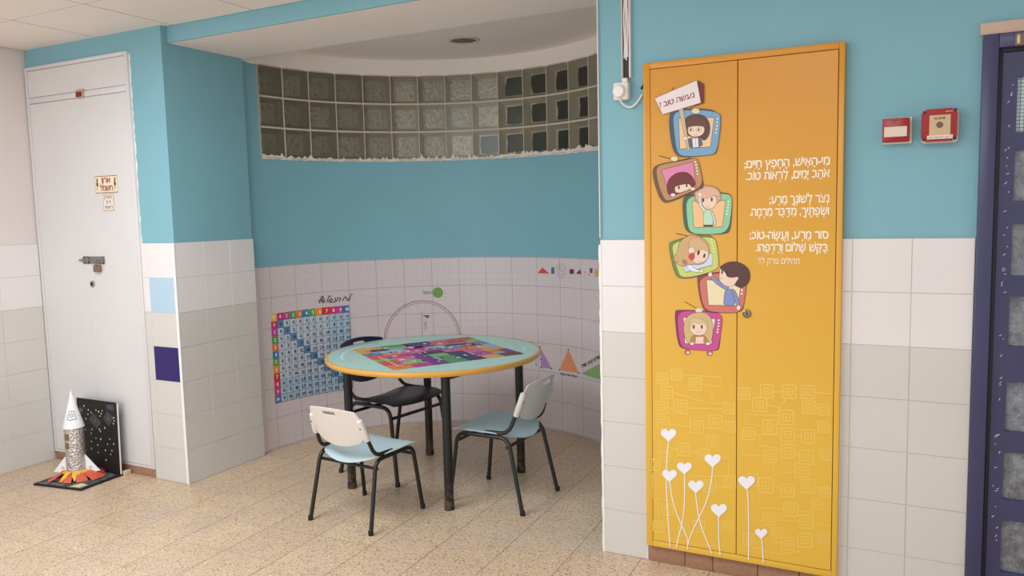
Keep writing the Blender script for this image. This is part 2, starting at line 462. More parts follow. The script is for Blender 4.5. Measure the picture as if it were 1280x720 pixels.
# terracotta skirting under the cabinet and the closet
def terracotta():
    s = NT('terracotta', 0.6); p = s.pos()
    c = s.mix(s.noise(p, 60, 4), rgb((142, 102, 76)), rgb((176, 136, 108)))
    v = s.n('ShaderNodeTexVoronoi'); s.l(p, v.inputs['Vector']); v.inputs['Scale'].default_value = 110
    c = s.mix(s.math('MULTIPLY', s.math('LESS_THAN', v.outputs['Distance'], 0.22), 0.5), c, rgb((112, 70, 48)))
    s.l(c, s.b.inputs['Base Color']); return s.m
M_TERRA = terracotta()
m = MB()
for a, b in ((0.208, 0.368), (0.370, 0.487), (0.489, 0.67), (0.672, 0.832), (0.834, 0.973)): m.rbox((a, -0.006, 0), (b, 0.04, 0.072), M_TERRA, 0.003)
m.box((0.208, 0.0, 0.066), (0.973, 0.04, 0.0745), M_TRIMW)
struct(m, 'baseboard_front')
m = MB()
for a, b in ((-3.744, -3.42), (-3.418, -3.10), (-3.098, -2.787)): m.rbox((a, YC+0.004, 0), (b, YC+0.05, 0.05), M_TERRA, 0.003)
struct(m, 'baseboard_left')

# ------------------------------------------------------------------ window of glass blocks
def blk_mats():
    s = NT('block_glass_back', 0.22); p = s.pos()
    ri = s.n('ShaderNodeNewGeometry').outputs['Random Per Island']
    wv = s.noise(p, 38, 2, 0.5)
    c = s.mix(ri, rgb((176, 168, 154)), rgb((204, 194, 178)))
    c = s.mix(s.ramp(wv, 0.5, 0.72), c, rgb((156, 150, 136)))
    s.l(c, s.b.inputs['Base Color']); s.bump(wv, 0.6, 0.02)
    side = mat((206, 196, 178), 0.5)
    g = bpy.data.materials.new('block_glass_front'); g.use_nodes = True; t = g.node_tree
    for x in list(t.nodes): t.nodes.remove(x)
    o = t.nodes.new('ShaderNodeOutputMaterial'); mx = t.nodes.new('ShaderNodeMixShader'); tr = t.nodes.new('ShaderNodeBsdfTransparent'); gl = t.nodes.new('ShaderNodeBsdfGlossy'); fr = t.nodes.new('ShaderNodeFresnel')
    nz = t.nodes.new('ShaderNodeTexNoise'); nz.inputs['Scale'].default_value = 30; bp = t.nodes.new('ShaderNodeBump'); bp.inputs['Strength'].default_value = 0.25; bp.inputs['Distance'].default_value = 0.01
    ge = t.nodes.new('ShaderNodeNewGeometry'); t.links.new(ge.outputs['Position'], nz.inputs['Vector']); t.links.new(nz.outputs['Fac'], bp.inputs['Height']); t.links.new(bp.outputs[0], gl.inputs['Normal'])
    tr.inputs[0].default_value = (0.95, 0.955, 0.92, 1); gl.inputs['Roughness'].default_value = 0.3; fr.inputs['IOR'].default_value = 1.5
    t.links.new(fr.outputs[0], mx.inputs[0]); t.links.new(tr.outputs[0], mx.inputs[1]); t.links.new(gl.outputs[0], mx.inputs[2]); t.links.new(mx.outputs[0], o.inputs[0])
    return s.m, side, g, mat((58, 55, 48), 0.3)
MB_BACK, MB_SIDE, MB_FRONT, MB_DARK = blk_mats()
M_MORTAR = mat((206, 190, 172), 0.8)
win = bpy.data.objects.new('window_1', None); C.objects.link(win); win.location = (CX, CY+CR, Z0W); tag(win, kind='structure')
NB = 19; dS = (WT1-WT0)/NB; rowz = [Z0W, 2.111, 2.306, Z1W]
mo = MB(); gb = MB()
jw = 0.005
def cbox(mb, s0, s1, z0, z1, r0, r1, mm):
    vs = [cyl(s0, z0, r0), cyl(s1, z0, r0), cyl(s1, z1, r0), cyl(s0, z1, r0), cyl(s0, z0, r1), cyl(s1, z0, r1), cyl(s1, z1, r1), cyl(s0, z1, r1)]
    mb.add(vs, [(0,1,2,3),(4,7,6,5),(0,4,5,1),(1,5,6,2),(2,6,7,3),(3,7,4,0)], mm)
for k in range(NB+1):
    s_ = WT0+dS*k; hw = jw/2 if 0 < k < NB else 0.004
    cbox(mo, s_-hw, s_+hw, Z0W, Z1W, CR-0.003, CR+0.085, M_MORTAR)
for j in range(4):
    hw = 0.006 if 0 < j < 3 else 0.004
    for k in range(NB): cbox(mo, WT0+dS*k+jw/2, WT0+dS*(k+1)-jw/2, rowz[j]-hw, rowz[j]+hw, CR-0.003, CR+0.085, M_MORTAR)
for k in range(NB):
    for j in range(3):
        a0, a1 = WT0+dS*k+jw/2, WT0+dS*(k+1)-jw/2; z0, z1 = rowz[j]+0.006, rowz[j+1]-0.006
        A = [cyl(a0, z0, CR+0.003), cyl(a1, z0, CR+0.003), cyl(a1, z1, CR+0.003), cyl(a0, z1, CR+0.003)]
        I = 0.024
        B = [cyl(a0+I, z0+I, CR+0.065), cyl(a1-I, z0+I, CR+0.065), cyl(a1-I, z1-I, CR+0.065), cyl(a0+I, z1-I, CR+0.065)]
        gb.add(A, [(0, 1, 2, 3)], MB_FRONT); gb.add(B, [(0, 1, 2, 3)], MB_BACK)
        if k >= 9 or (k == 8 and j == 0):                      # dark ragged core laid over the back face of these blocks
            J = lambda: random.uniform(-0.05, 0.05)
            pp = [(0.08+J(), 0.04), (0.5, 0.02+J()*0.3), (0.95, 0.04), (0.97, 0.5), (0.95, 0.95), (0.5, 0.94+J()*0.5), (0.10+J(), 0.92), (0.09+J()*2, 0.5)]
            q = [Vector(B[0])*(1-a)*(1-b)+Vector(B[1])*a*(1-b)+Vector(B[2])*a*b+Vector(B[3])*(1-a)*b for a, b in pp]
            off = (Vector((CX, CY, q[0].z))-q[0]).normalized()*0.0015
            gb.add([v+off for v in q], [tuple(range(8))], MB_DARK)
        for e in range(4):
            e2 = (e+1) % 4; gb.add([A[e], A[e2], B[e2], B[e]], [(0, 1, 2, 3)], MB_SIDE)
attach(mo.build('mortar_joints'), win); attach(gb.build('glass_blocks'), win)
# white plaster left ragged along the sill and the left edge
m = MB(); s_ = WT0; top = []
while s_ < WT1:
    top.append((s_, 0.004+max(0, random.gauss(0.003, 0.008)) + (0.018 if random.random() < 0.10 else 0) + (0.012 if s_ < WT0+0.18 else 0) + (0.010 if s_ > WT0+1.75 else 0))); s_ += random.uniform(0.006, 0.022)
n = len(top)
vs = [cyl(a, Z0W-0.006-random.uniform(0, 0.006), CR-0.005) for a, h in top]+[cyl(a, Z0W+h, CR-0.005) for a, h in top]+[cyl(a, Z0W+h, CR+0.006) for a, h in top]
m.add(vs, [(i, i+1, n+i+1, n+i) for i in range(n-1)]+[(n+i, n+i+1, 2*n+i+1, 2*n+i) for i in range(n-1)], mat((228, 216, 206), 0.8))
z = Z0W; L = []
while z < Z1W: L.append((0.002+max(0, random.gauss(0.003, 0.006)), z)); z += random.uniform(0.006, 0.02)
n = len(L); vs = [cyl(WT0-0.004, zz, CR-0.005) for a, zz in L]+[cyl(WT0+a, zz, CR-0.005) for a, zz in L]
m.add(vs, [(i, i+1, n+i+1, n+i) for i in range(n-1)], mat((170, 160, 146), 0.8))
attach(m.build('plaster_smears'), win)

# ------------------------------------------------------------------ door at the right
M_NAVY = wall_paint('navy_gloss_paint', (66, 66, 104), 0.08, 0.35, 0.05)
M_NAVYD = mat((30, 26, 40), 0.5)
def pane_mat():
    s = NT('wired_glass_painted_glare', 0.18); p = s.pos()
    n1 = s.noise(p, 24, 5, 0.7); c = s.mix(s.ramp(n1, 0.35, 0.7), rgb((108, 106, 110)), rgb((162, 170, 184)))
    c = s.mix(s.ramp(s.noise(p, 160, 3, 0.7), 0.62, 0.7), c, rgb((205, 215, 225)))  # blue-grey patches and pale flecks are reflections painted into the colour
    sp = s.n('ShaderNodeSeparateXYZ'); s.l(p, sp.inputs[0])
    gx = s.math('LESS_THAN', s.math('FRACT', s.math('MULTIPLY', sp.outputs[0], 80.0)), 0.2); gz = s.math('LESS_THAN', s.math('FRACT', s.math('MULTIPLY', sp.outputs[2], 80.0)), 0.2)
    wire = s.mix(s.math('MAXIMUM', gx, gz), rgb((206, 226, 230)), rgb((110, 120, 130)))
    c = s.mix(s.math('GREATER_THAN', sp.outputs[2], 1.73), c, wire)  # top pane's brightness from a window is painted in between the wires
    s.l(c, s.b.inputs['Base Color']); s.bump(s.noise(p, 60, 3), 0.2, 0.004)
    s.b.inputs['Transmission Weight'].default_value = 0.25; s.b.inputs['Specular IOR Level'].default_value = 0.8
    return s.m
M_PANE = pane_mat()
dr = bpy.data.objects.new('door_1', None); C.objects.link(dr); dr.location = (1.88, 0.02, 0); tag(dr, kind='structure')
m = MB()
for a, b in (((1.408, -0.016, 0), (1.456, 0.10, 2.093)), ((2.30, -0.016, 0), (2.35, 0.10, 2.093)), ((1.456, -0.016, 2.045), (2.30, 0.10, 2.093))): m.rbox(a, b, M_NAVY, 0.003)
m.rbox((1.456, 0.006, 0), (1.468, 0.10, 2.045), M_NAVYD, 0.002); m.box((1.468, 0.006, 2.033), (2.30, 0.10, 2.045), M_NAVYD)
m.box((1.4, -0.008, 2.094), (2.36, 0.011, 2.133), wall_paint('bare_plaster', (205, 176, 160), 0.1))
attach(m.build('door_frame'), dr)
panes = [(1.76, 1.945), (1.527, 1.70), (1.268, 1.447), (1.02, 1.195), (0.714, 0.892), (0.465, 0.638), (0.195, 0.389)]
m = MB(); px0, px1 = 1.515, 1.80
yF, yB = 0.012, 0.05
m.box((1.471, yF, 0.008), (px0, yB, 2.03), M_NAVY); m.box((px1, yF, 0.008), (1.90, yB, 2.03), M_NAVY); m.box((2.19, yF, 0.008), (2.297, yB, 2.03), M_NAVY)
zs = [0.008]+[v for p in panes[::-1] for v in p]+[2.03]
for (a, b) in ((px0, px1), (1.90, 2.19)):
    for k in range(0, len(zs), 2): m.box((a, yF, zs[k]), (b, yB, zs[k+1]), M_NAVY)
leaf = attach(m.build('door_leaf'), dr)
m = MB()
for z0, z1 in panes:
    for (a, b) in ((px0, px1), (1.90, 2.19)): m.box((a, 0.028, z0), (b, 0.034, z1), M_PANE)
attach(m.build('glass_panes'), dr)
m = MB()
for k in range(46):
    z = random.uniform(0.25, 1.98); x = 1.487+random.uniform(-0.004, 0.012); a = random.uniform(0.3, 1.2); l = random.uniform(0.004, 0.011)
    dx, dz = l*math.cos(a), l*math.sin(a); t = 0.0016
    m.prism([(x, z), (x+dx, z+dz), (x+dx+t, z+dz-t), (x+t, z-t)], lambda u, v: (u, yF-0.0004, v), lambda u, v: (u, yF, v), mat((205, 205, 210), 0.5))
attach(m.build('paint_chips'), dr)
m = MB(); m.rbox((1.499, -0.03, 2.043), (1.74, -0.0155, 2.086), mat((120, 96, 84), 0.4), 0.004); m.rbox((1.505, -0.035, 2.048), (1.516, -0.0295, 2.08), mat((200, 180, 150), 0.35, 0.6), 0.002); attach(m.build('door_closer'), dr)

# ------------------------------------------------------------------ orange cabinet with the printed doors
YD = -0.03
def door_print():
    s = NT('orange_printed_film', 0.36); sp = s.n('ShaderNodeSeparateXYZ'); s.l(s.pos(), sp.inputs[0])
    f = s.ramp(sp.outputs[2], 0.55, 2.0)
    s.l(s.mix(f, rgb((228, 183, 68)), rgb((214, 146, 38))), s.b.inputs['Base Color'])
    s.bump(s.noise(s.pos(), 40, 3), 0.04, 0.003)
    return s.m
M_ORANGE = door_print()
M_SEAM = mat((96, 46, 16), 0.7)
cab = thing('built_in_cabinet', 'tall orange two-door wall cabinet printed with cartoon televisions and white heart flowers', 'cabinet', (0.59, -0.005, 0.075))
m = MB()
x0, x1, z0, z1 = 0.2075, 0.9735, 0.078, 2.121
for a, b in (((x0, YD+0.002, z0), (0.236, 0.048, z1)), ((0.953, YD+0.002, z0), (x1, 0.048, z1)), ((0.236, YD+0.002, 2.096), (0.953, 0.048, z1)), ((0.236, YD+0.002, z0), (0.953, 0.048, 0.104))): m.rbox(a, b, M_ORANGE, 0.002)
m.box((0.236, 0.0, 0.104), (0.953, 0.048, 2.096), M_SEAM)
attach(m.build('frame'), cab)
for a, b in ((0.2385, 0.5875), (0.5905, 0.951)):
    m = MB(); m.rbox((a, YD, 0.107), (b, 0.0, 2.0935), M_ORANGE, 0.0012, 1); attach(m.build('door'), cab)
m = MB(); m.lathe([(0.0, -0.004), (0.014, -0.004), (0.017, 0.0), (0.017, 0.003), (0.012, 0.006), (0.011, 0.003), (0.0, 0.003)], (0.628, YD-0.001, 1.106), mat((150, 136, 110), 0.3, 0.8), 24, True, 'Y')
m.box((0.626, YD-0.0065, 1.100), (0.630, YD-0.004, 1.112), mat((20, 15, 12), 0.5))
o = attach(m.build('lock'), cab); o['label'] = 'round metal keyhole lock'

def dplace(x, z, h): return Vector((x, YD-h, z))
def DP(L, ox, oy, k): return [on_y(ox+a/k, oy+b/k, YD) for a, b in L]
class DP_:
    def __init__(s, ox, oy, k): s.o = (ox, oy, k)
    def __call__(s, L): return DP(L, *s.o)
A1 = DP_(810, 90, 4.236); A2 = DP_(820, 220, 6.0); A3 = DP_(820, 320, 5.538)
A7 = DP_(800, 440, 2.573)
# faint square pattern, one printed mesh per door
M_PAT = mat((233, 194, 90), 0.36)
sq = [(72,85,17),(117,72,17),(178,103,19),(86,130,19),(70,178,19),(130,175,21),(285,180,17),(243,222,20),(183,240,20),(75,225,19),(290,240,16),(140,312,19),(205,330,18),(288,415,18),(232,285,18),(45,362,17),(80,335,17),(88,507,17),(225,430,19),(60,560,17),(190,560,17),(280,560,17),(140,570,16),
      (408,125,20),(480,127,21),(540,128,21),(335,133,18),(385,168,22),(543,177,20),(590,185,17),(470,210,23),(418,240,22),(475,265,21),(350,262,19),(540,270,21),(535,338,22),(475,318,21),(418,335,20),(520,380,21),(360,410,19),(405,428,23),(475,445,20),(540,430,21),(530,605,22),(475,615,20),(415,535,19),(485,505,22),(535,545,21),(590,240,17),(597,330,16),(595,450,17),(570,490,16),(350,600,17),(440,580,16),(590,600,17)]
lines = [[(130,72),(260,82),(260,112),(197,104)],[(103,130),(225,165),(225,120)],[(232,133),(232,165),(300,165)],[(150,180),(265,182)],[(90,178),(160,205),(160,240)],[(95,230),(165,242)],[(262,222),(300,226)],[(203,245),(275,250)],[(60,250),(60,300),(120,312)],[(160,315),(187,328)],[(223,335),(285,340),(285,395)],[(160,360),(160,400),(290,400)],[(40,390),(40,470),(110,480)],[(244,430),(300,440)],[(60,480),(60,540)],[(110,600),(180,620),(280,625)],
         [(428,128),(460,128)],[(560,130),(620,135)],[(407,170),(450,180),(470,150)],[(563,180),(575,184)],[(340,200),(340,230),(398,238)],[(340,200),(450,205)],[(497,270),(520,272)],[(370,265),(455,268)],[(385,270),(385,300),(455,312)],[(498,320),(515,335)],[(330,300),(330,330),(398,335)],[(430,360),(430,395),(500,382)],[(380,415),(384,425)],[(428,430),(455,442)],[(560,435),(610,440)],[(385,470),(385,500),(465,505)],[(505,510),(560,515)],[(435,540),(515,545)],[(555,550),(610,560)],[(430,610),(455,615)],[(340,490),(340,560),(395,540)],[(330,620),(450,650),(520,640)]]
for side in (0, 1):
    pr = Print(dplace, base=0.0002, eps=0.000003)
    for cx, cy, r in sq:
        if (cx > 310) != bool(side): continue
        for rr, lw in ((r, 0.006), (r*0.5, 0.006)):
            q = rr*0.55; P = A7(chaikin([(cx-rr, cy-q), (cx-rr, cy-rr), (cx-q, cy-rr), (cx+q, cy-rr*0.94), (cx+rr, cy-rr*0.94), (cx+rr, cy-q), (cx+rr, cy+q), (cx+rr, cy+rr*1.06), (cx+q, cy+rr*1.06), (cx-q, cy+rr), (cx-rr, cy+rr), (cx-rr, cy+q)], 1)); pr.stroke(P+[P[0]], M_PAT, lw)
        pr.poly(A7(ell(cx, cy+1, r*0.22, r*0.22, n=8)), M_PAT)
    for L in lines:
        if (L[0][0] > 310) != bool(side): continue
        pr.stroke(A7(L), M_PAT, 0.005)
    o = pr.build('square_pattern', cab, 'faint pattern of rounded squares'); o['kind'] = 'stuff'
# white heart flowers
hearts = [((92,265),25,[(92,285),(86,340),(84,420),(90,540),(97,628)]),((95,396),24,[(96,415),(104,480),(128,545),(150,590),(155,610),(153,635)]),((143,372),24,[(143,395),(144,470),(138,545),(122,600),(118,630)]),((180,431),25,[(179,455),(184,500),(196,560),(218,615),(232,648)]),((234,347),26,[(234,370),(230,420),(212,490),(180,550),(157,605),(154,622)]),((254,507),26,[(253,530),(253,600),(258,653)]),((343,418),27,[(346,444),(350,520),(349,668)]),((390,582),20,[(392,600),(395,640),(397,676)])]
hl = ['uppermost white heart flower', 'white heart flower below the uppermost one', 'white heart flower third from the left', 'white heart flower fourth from the left', 'tall white heart flower leaning right', 'low white heart flower beside the door seam', 'large white heart flower on the right door', 'smallest white heart flower on the right door']
for i, ((cx, cy), r, st) in enumerate(hearts):
    pr = Print(dplace, base=0.0008+0.00025*i)
    pr.stroke(A7(chaikin(st, 2, False)), (240, 238, 244), 0.0042)
    H = []
    for k in range(40):
        t = 2*PI*k/40; H.append((cx + r*16*math.sin(t)**3/16.0, cy - r*(13*math.cos(t)-5*math.cos(2*t)-2*math.cos(3*t)-math.cos(4*t))/16.5))
    pr.poly(A7(H), (240, 238, 247))
    pr.build('heart_flower', cab, hl[i])

INK = (58, 34, 30)
SKIN = (238, 206, 186)
def hairface(pr, T, head, hair, hcol, eyes, lw=0.0014, blush=None):
    pr.poly(T(chaikin(hair, 2)), hcol, INK, lw)
    pr.poly(T(chaikin(head, 2)), SKIN, INK, lw*0.8)
def tv(T, layer, side, sidec, front, frontc, screen, screenc, knob, dots, ant=None, dr_=3.2):
    pr = Print(dplace, base=0.0010+0.0007*layer, eps=0.00003)
    if ant: pr.stroke(T(ant), INK, 0.0024)
    pr.poly(T(chaikin(side, 2)), sidec, INK, 0.0018)
    pr.poly(T(chaikin(front, 3)), frontc, INK, 0.0014)
    pr.poly(T(screen), screenc, INK, 0.0022)
    for d in dots: pr.poly(T(ell(d[0], d[1], dr_, dr_, n=8)), (245, 240, 228))
    if knob: pr.poly(T(ell(*knob, n=14)), (226, 216, 176), INK, 0.001)
    return pr
HW = (242, 216, 200)
# 6 magenta (lowest), built upwards
pr = tv(A3, 0, [(128,385),(150,372),(330,378),(460,395),(440,640),(420,655),(190,648),(150,610)], (134, 40, 96), [(152,380),(300,380),(462,396),(458,480),(440,600),(425,660),(330,655),(190,645),(165,600),(150,480)], (198, 74, 142),
        [(190,425),(410,435),(385,608),(200,605)], (232, 226, 214), (298,376,27,18), [(435,444),(434,466),(432,486),(429,507),(426,527)], [(200,316),(280,362)], 6)
for fx, fy in ((218, 665), (372, 672)): pr.poly(A3(ell(fx, fy, 20, 18)), (176, 110, 110), INK, 0.001); pr.poly(A3(ell(fx+4, fy+4, 10, 9)), (232, 214, 210))
pr.poly(A3(chaikin([(300,388),(360,395),(392,450),(398,530),(380,600),(345,605),(330,560),(265,560),(245,605),(215,600),(190,530),(195,450),(235,400)], 2)), (206, 176, 124), INK, 0.0014)
pr.poly(A3(chaikin([(245,560),(265,548),(330,548),(350,560),(370,605),(345,612),(330,590),(275,590),(258,612),(235,600)], 1)), (180, 128, 76), INK, 0.001)
pr.poly(A3([(278,560),(330,560),(328,606),(276,606)]), (240, 214, 204)); 
for yy in (570, 584, 597): pr.stroke(A3([(277,yy),(329,yy)]), (206, 120, 110), 0.0012)
pr.poly(A3(chaikin([(235,470),(262,440),(330,440),(356,480),(350,530),(310,552),(262,545),(236,520)], 2)), SKIN, INK, 0.0012)
pr.poly(A3(chaikin([(225,480),(240,430),(290,425),(350,450),(368,500),(330,462),(290,470),(255,455),(238,500)], 1)), (214, 186, 136), INK, 0.0008)
for ex in (262, 318): pr.poly(A3(ell(ex, 490, 7, 15)), (84, 58, 48))
pr.stroke(A3([(282,524),(294,532),(308,524)]), (150, 70, 60), 0.0012)
for hx in (250, 360): pr.poly(A3(ell(hx, 606, 15, 11)), HW, INK, 0.001)
pr.build('cartoon_television', cab, 'magenta cartoon television on feet with blonde long-haired child')
# 5 salmon
pr = tv(A3, 1, [(283,155),(300,135),(440,105),(600,110),(632,160),(612,330),(590,395),(400,392),(345,385),(310,330)], (140, 66, 62), [(300,152),(440,112),(600,116),(628,165),(622,250),(600,390),(470,395),(350,380),(322,330),(305,240)], (206, 114, 104),
        [(350,166),(590,170),(570,343),(364,340)], (232, 218, 178), None, [(595,236),(594,260)], None, 7)
pr.poly(A3(chaikin([(478,232),(530,225),(548,290),(545,340),(520,346),(466,338),(474,280)], 1)), (126, 142, 196), INK, 0.0016)
pr.poly(A3(chaikin([(505,205),(500,235),(470,230),(400,180),(375,140),(398,130),(420,160),(470,200)], 1)), (134, 142, 186), INK, 0.0014)
pr.poly(A3(chaikin([(525,225),(548,235),(575,300),(582,345),(560,348),(548,310),(530,265)], 1)), (134, 142, 186), INK, 0.0014)
pr.poly(A3(ell(376, 127, 14, 17)), HW, INK, 0.001); pr.poly(A3(ell(572, 358, 14, 18)), HW, INK, 0.001)
pr.poly(A3(chaikin([(448,70),(500,40),(570,38),(640,80),(655,140),(640,190),(595,225),(545,205),(520,150),(480,130),(450,100)], 2)), (86, 52, 50), INK, 0.0016)
pr.poly(A3(chaikin([(445,85),(462,95),(486,120),(492,145),(540,150),(560,140),(576,152),(562,170),(540,205),(500,215),(455,190),(436,160),(440,120)], 2)), SKIN, INK, 0.0014)
pr.poly(A3(chaikin([(440,70),(500,45),(560,70),(545,150),(505,148),(490,130),(470,100),(450,95)], 1)), (86, 52, 50))
pr.poly(A3(ell(459, 110, 6, 15, 10)), (60, 40, 40)); pr.poly(A3(ell(494, 118, 5, 15, 10)), (60, 40, 40)); pr.stroke(A3([(440,150),(452,158),(464,158)]), (150, 70, 60), 0.0012)
pr.build('cartoon_television', cab, 'salmon red cartoon television with dark-haired child reaching up across the door seam')
# 4 lime
pr = tv(A2, 2, [(92,510),(120,490),(300,440),(440,440),(470,640),(462,700),(300,760),(190,772),(140,740)], (116, 132, 66), [(118,512),(200,480),(440,445),(462,540),(472,650),(466,700),(330,745),(190,768),(160,700),(130,590)], (196, 206, 112),
        [(190,640),(420,575),(424,668),(224,722)], (206, 214, 232), None, [(416,478),(421,500),(426,522),(430,545),(434,568)], [(150,430),(250,452)], 5)
pr.poly(A2(chaikin([(215,650),(260,660),(300,700),(345,705),(340,720),(290,722),(240,700)], 1)), (222, 228, 240), INK, 0.0014)
pr.poly(A2(chaikin([(250,440),(330,450),(395,500),(408,570),(380,640),(330,668),(260,660),(215,680),(160,665),(135,620),(165,560),(175,490)], 2)), (204, 166, 118), INK, 0.0016)
pr.poly(A2(chaikin([(150,590),(135,600),(140,640),(160,650),(175,630)], 2)), (204, 166, 118), INK, 0.001)
pr.poly(A2(chaikin([(300,560),(340,535),(395,560),(396,610),(360,650),(300,660),(268,630)], 2)), SKIN, INK, 0.0012)
pr.poly(A2(chaikin([(240,470),(330,462),(390,520),(398,570),(350,548),(310,560),(280,600),(250,580)], 2)), (210, 172, 124), INK, 0.0008)
pr.poly(A2(ell(268, 558, 26, 26)), SKIN, INK, 0.0012); pr.poly(A2(chaikin([(246,590),(285,568),(296,610),(272,640),(242,612)], 1)), (196, 66, 62))
pr.poly(A2(ell(320, 575, 9, 20, 15)), (70, 46, 40)); pr.poly(A2(ell(364, 598, 8, 18, 15)), (70, 46, 40)); pr.stroke(A2([(312,632),(328,644),(346,642)]), (150, 60, 50), 0.0012)
pr.poly(A2(chaikin([(200,620),(240,640),(225,668),(200,655)], 1)), (184, 116, 96), INK, 0.0008)
pr.poly(A2(ell(342, 712, 17, 11)), HW, INK, 0.001)
pr.build('cartoon_television', cab, 'lime green cartoon television with fair-haired child with red cheek')
# 3 mint
pr = tv(A2, 3, [(198,185),(225,150),(300,130),(520,122),(575,150),(560,400),(530,436),(300,438),(240,420),(212,380)], (64, 96, 78), [(228,178),(300,140),(520,128),(572,150),(570,250),(545,425),(400,440),(265,432),(240,380),(230,280)], (142, 200, 160),
        [(272,188),(522,182),(500,382),(286,386)], (240, 192, 138), None, [(546,190),(544,214),(541,238),(537,262),(533,284)], None, 6)
pr.poly(A2(chaikin([(362,258),(410,250),(430,290),(430,378),(357,378),(356,310)], 1)), (186, 220, 192), INK, 0.0014)
pr.poly(A2([(357,366),(430,366),(430,380),(357,380)]), (60, 50, 46))
pr.poly(A2(chaikin([(408,258),(425,262),(450,330),(452,370),(436,372),(428,320)], 1)), (200, 214, 210), INK, 0.0014)
pr.poly(A2(chaikin([(290,110),(330,75),(400,70),(465,90),(492,140),(482,190),(440,215),(330,215),(292,180)], 2)), (214, 164, 138), INK, 0.0016)
pr.poly(A2(chaikin([(342,160),(440,140),(462,180),(445,235),(395,252),(350,230)], 2)), SKIN, INK, 0.0012)
pr.poly(A2(chaikin([(300,110),(400,76),(470,105),(485,160),(440,142),(380,175),(345,165),(330,205),(300,180)], 1)), (222, 176, 150), INK, 0.0008)
pr.poly(A2(chaikin([(320,150),(345,150),(340,190),(352,230),(380,255),(365,275),(330,235),(320,190)], 1)), (214, 216, 206), INK, 0.0012)
pr.poly(A2(ell(332, 140, 17, 19)), HW, INK, 0.001)
for ex, ey in ((356, 182), (420, 176)): pr.poly(A2(ell(ex, ey, 7, 16)), (70, 46, 40))
pr.stroke(A2([(378,226),(390,234),(402,226)]), (150, 70, 60), 0.0012)
pr.build('cartoon_television', cab, 'mint green cartoon television with waving fair-haired child')
# 2 brown
pr = tv(A1, 4, [(20,520),(50,490),(160,470),(262,446),(296,600),(290,618),(110,692),(80,690),(50,640)], (112, 74, 46), [(42,512),(70,488),(200,468),(262,450),(280,520),(294,606),(190,650),(100,690),(76,650),(55,590)], (186, 138, 92),
        [(72,518),(240,476),(257,610),(120,660)], (222, 132, 170), (141,460,20,14), [(252,477),(256,492),(259,508),(262,524),(264,540)], [(60,444),(130,462)], 4.5)
pr.poly(A1(chaikin([(100,600),(115,560),(160,530),(215,530),(248,570),(255,612),(160,646),(118,655),(104,640)], 2)), (112, 36, 34), INK, 0.0014)
pr.poly(A1(chaikin([(140,610),(165,600),(215,590),(232,605),(225,622),(150,646)], 1)), SKIN, INK, 0.001)
for ex, ey in ((165, 612), (206, 601)): pr.poly(A1(ell(ex, ey, 5, 9)), (70, 40, 40))
for hx, hy in ((134, 651), (238, 619)): pr.poly(A1(ell(hx, hy, 13, 9)), HW, INK, 0.001)
pr.build('cartoon_television', cab, 'brown cartoon television with red-haired child peeking over a pink screen')
# 1 blue with the sign
pr = tv(A1, 5, [(108,220),(150,200),(260,192),(388,208),(370,420),(345,440),(200,450),(160,448),(128,405)], (74, 82, 98), [(132,218),(200,198),(380,208),(388,260),(368,420),(340,440),(240,447),(165,445),(148,390),(138,300)], (118, 164, 198),
        [(164,246),(352,241),(332,396),(170,408)], (238, 198, 150), (254,207,22,15), [(370,248),(368,267),(366,286),(364,304),(361,322)], [(130,95),(135,80)], 4.5)
pr.poly(A1(chaikin([(190,300),(195,245),(240,222),(300,228),(330,270),(330,330),(300,370),(270,340),(215,345)], 2)), (92, 58, 50), INK, 0.0014)
pr.poly(A1(chaikin([(205,360),(240,345),(280,345),(296,398),(205,402)], 1)), (96, 94, 116), INK, 0.001); pr.poly(A1([(236,352),(266,350),(270,398),(240,400)]), (232, 226, 226)); pr.stroke(A1([(252,352),(256,398)]), (90, 90, 110), 0.0012)
pr.poly(A1(chaikin([(210,300),(225,275),(290,275),(305,310),(285,338),(245,346),(215,330)], 2)), SKIN, INK, 0.001)
pr.poly(A1(chaikin([(200,300),(215,250),(300,245),(320,300),(300,290),(262,286),(225,290)], 1)), (100, 64, 54))
for ex in (228, 270): pr.stroke(A1(ell(ex, 306, 13, 11, n=12))+A1(ell(ex, 306, 13, 11, n=12))[:1], (110, 80, 70), 0.0009); pr.poly(A1(ell(ex, 306, 4, 7)), (70, 46, 40))
pr.stroke(A1([(244,332),(254,336),(264,330)]), (150, 70, 60), 0.001)
pr.poly(A1([(163,190),(186,188),(222,410),(210,412)]), (216, 190, 156), INK, 0.0012); pr.stroke(A1([(176,200),(214,404)]), (120, 84, 60), 0.001)
pr.poly(A1(ell(200, 352, 13, 10)), HW, INK, 0.001)
pr.poly(A1([(262,44),(297,66),(297,164),(225,190),(282,164)]), (110, 36, 30), INK, 0.001)
pr.poly(A1([(38,140),(260,44),(282,164),(80,226)]), (236, 222, 224), INK, 0.0014)
# sign lettering along the slanted board
a = A1([(72, 180)])[0]; b = A1([(244, 128)])[0]
a = A1([(66, 190)])[0]; b = A1([(248, 134)])[0]
ang = math.atan2(b[1]-a[1], b[0]-a[0]); ln = math.hypot(b[0]-a[0], b[1]-a[1])
text_on(pr, 'נעשה טוב !', a[0], a[0]+ln, a[1], (140, 24, 40), 0.016, True, rot=ang, slant=0.12, hscale=0.032)
pr.build('cartoon_television', cab, 'blue cartoon television with dark-haired child holding up a placard')
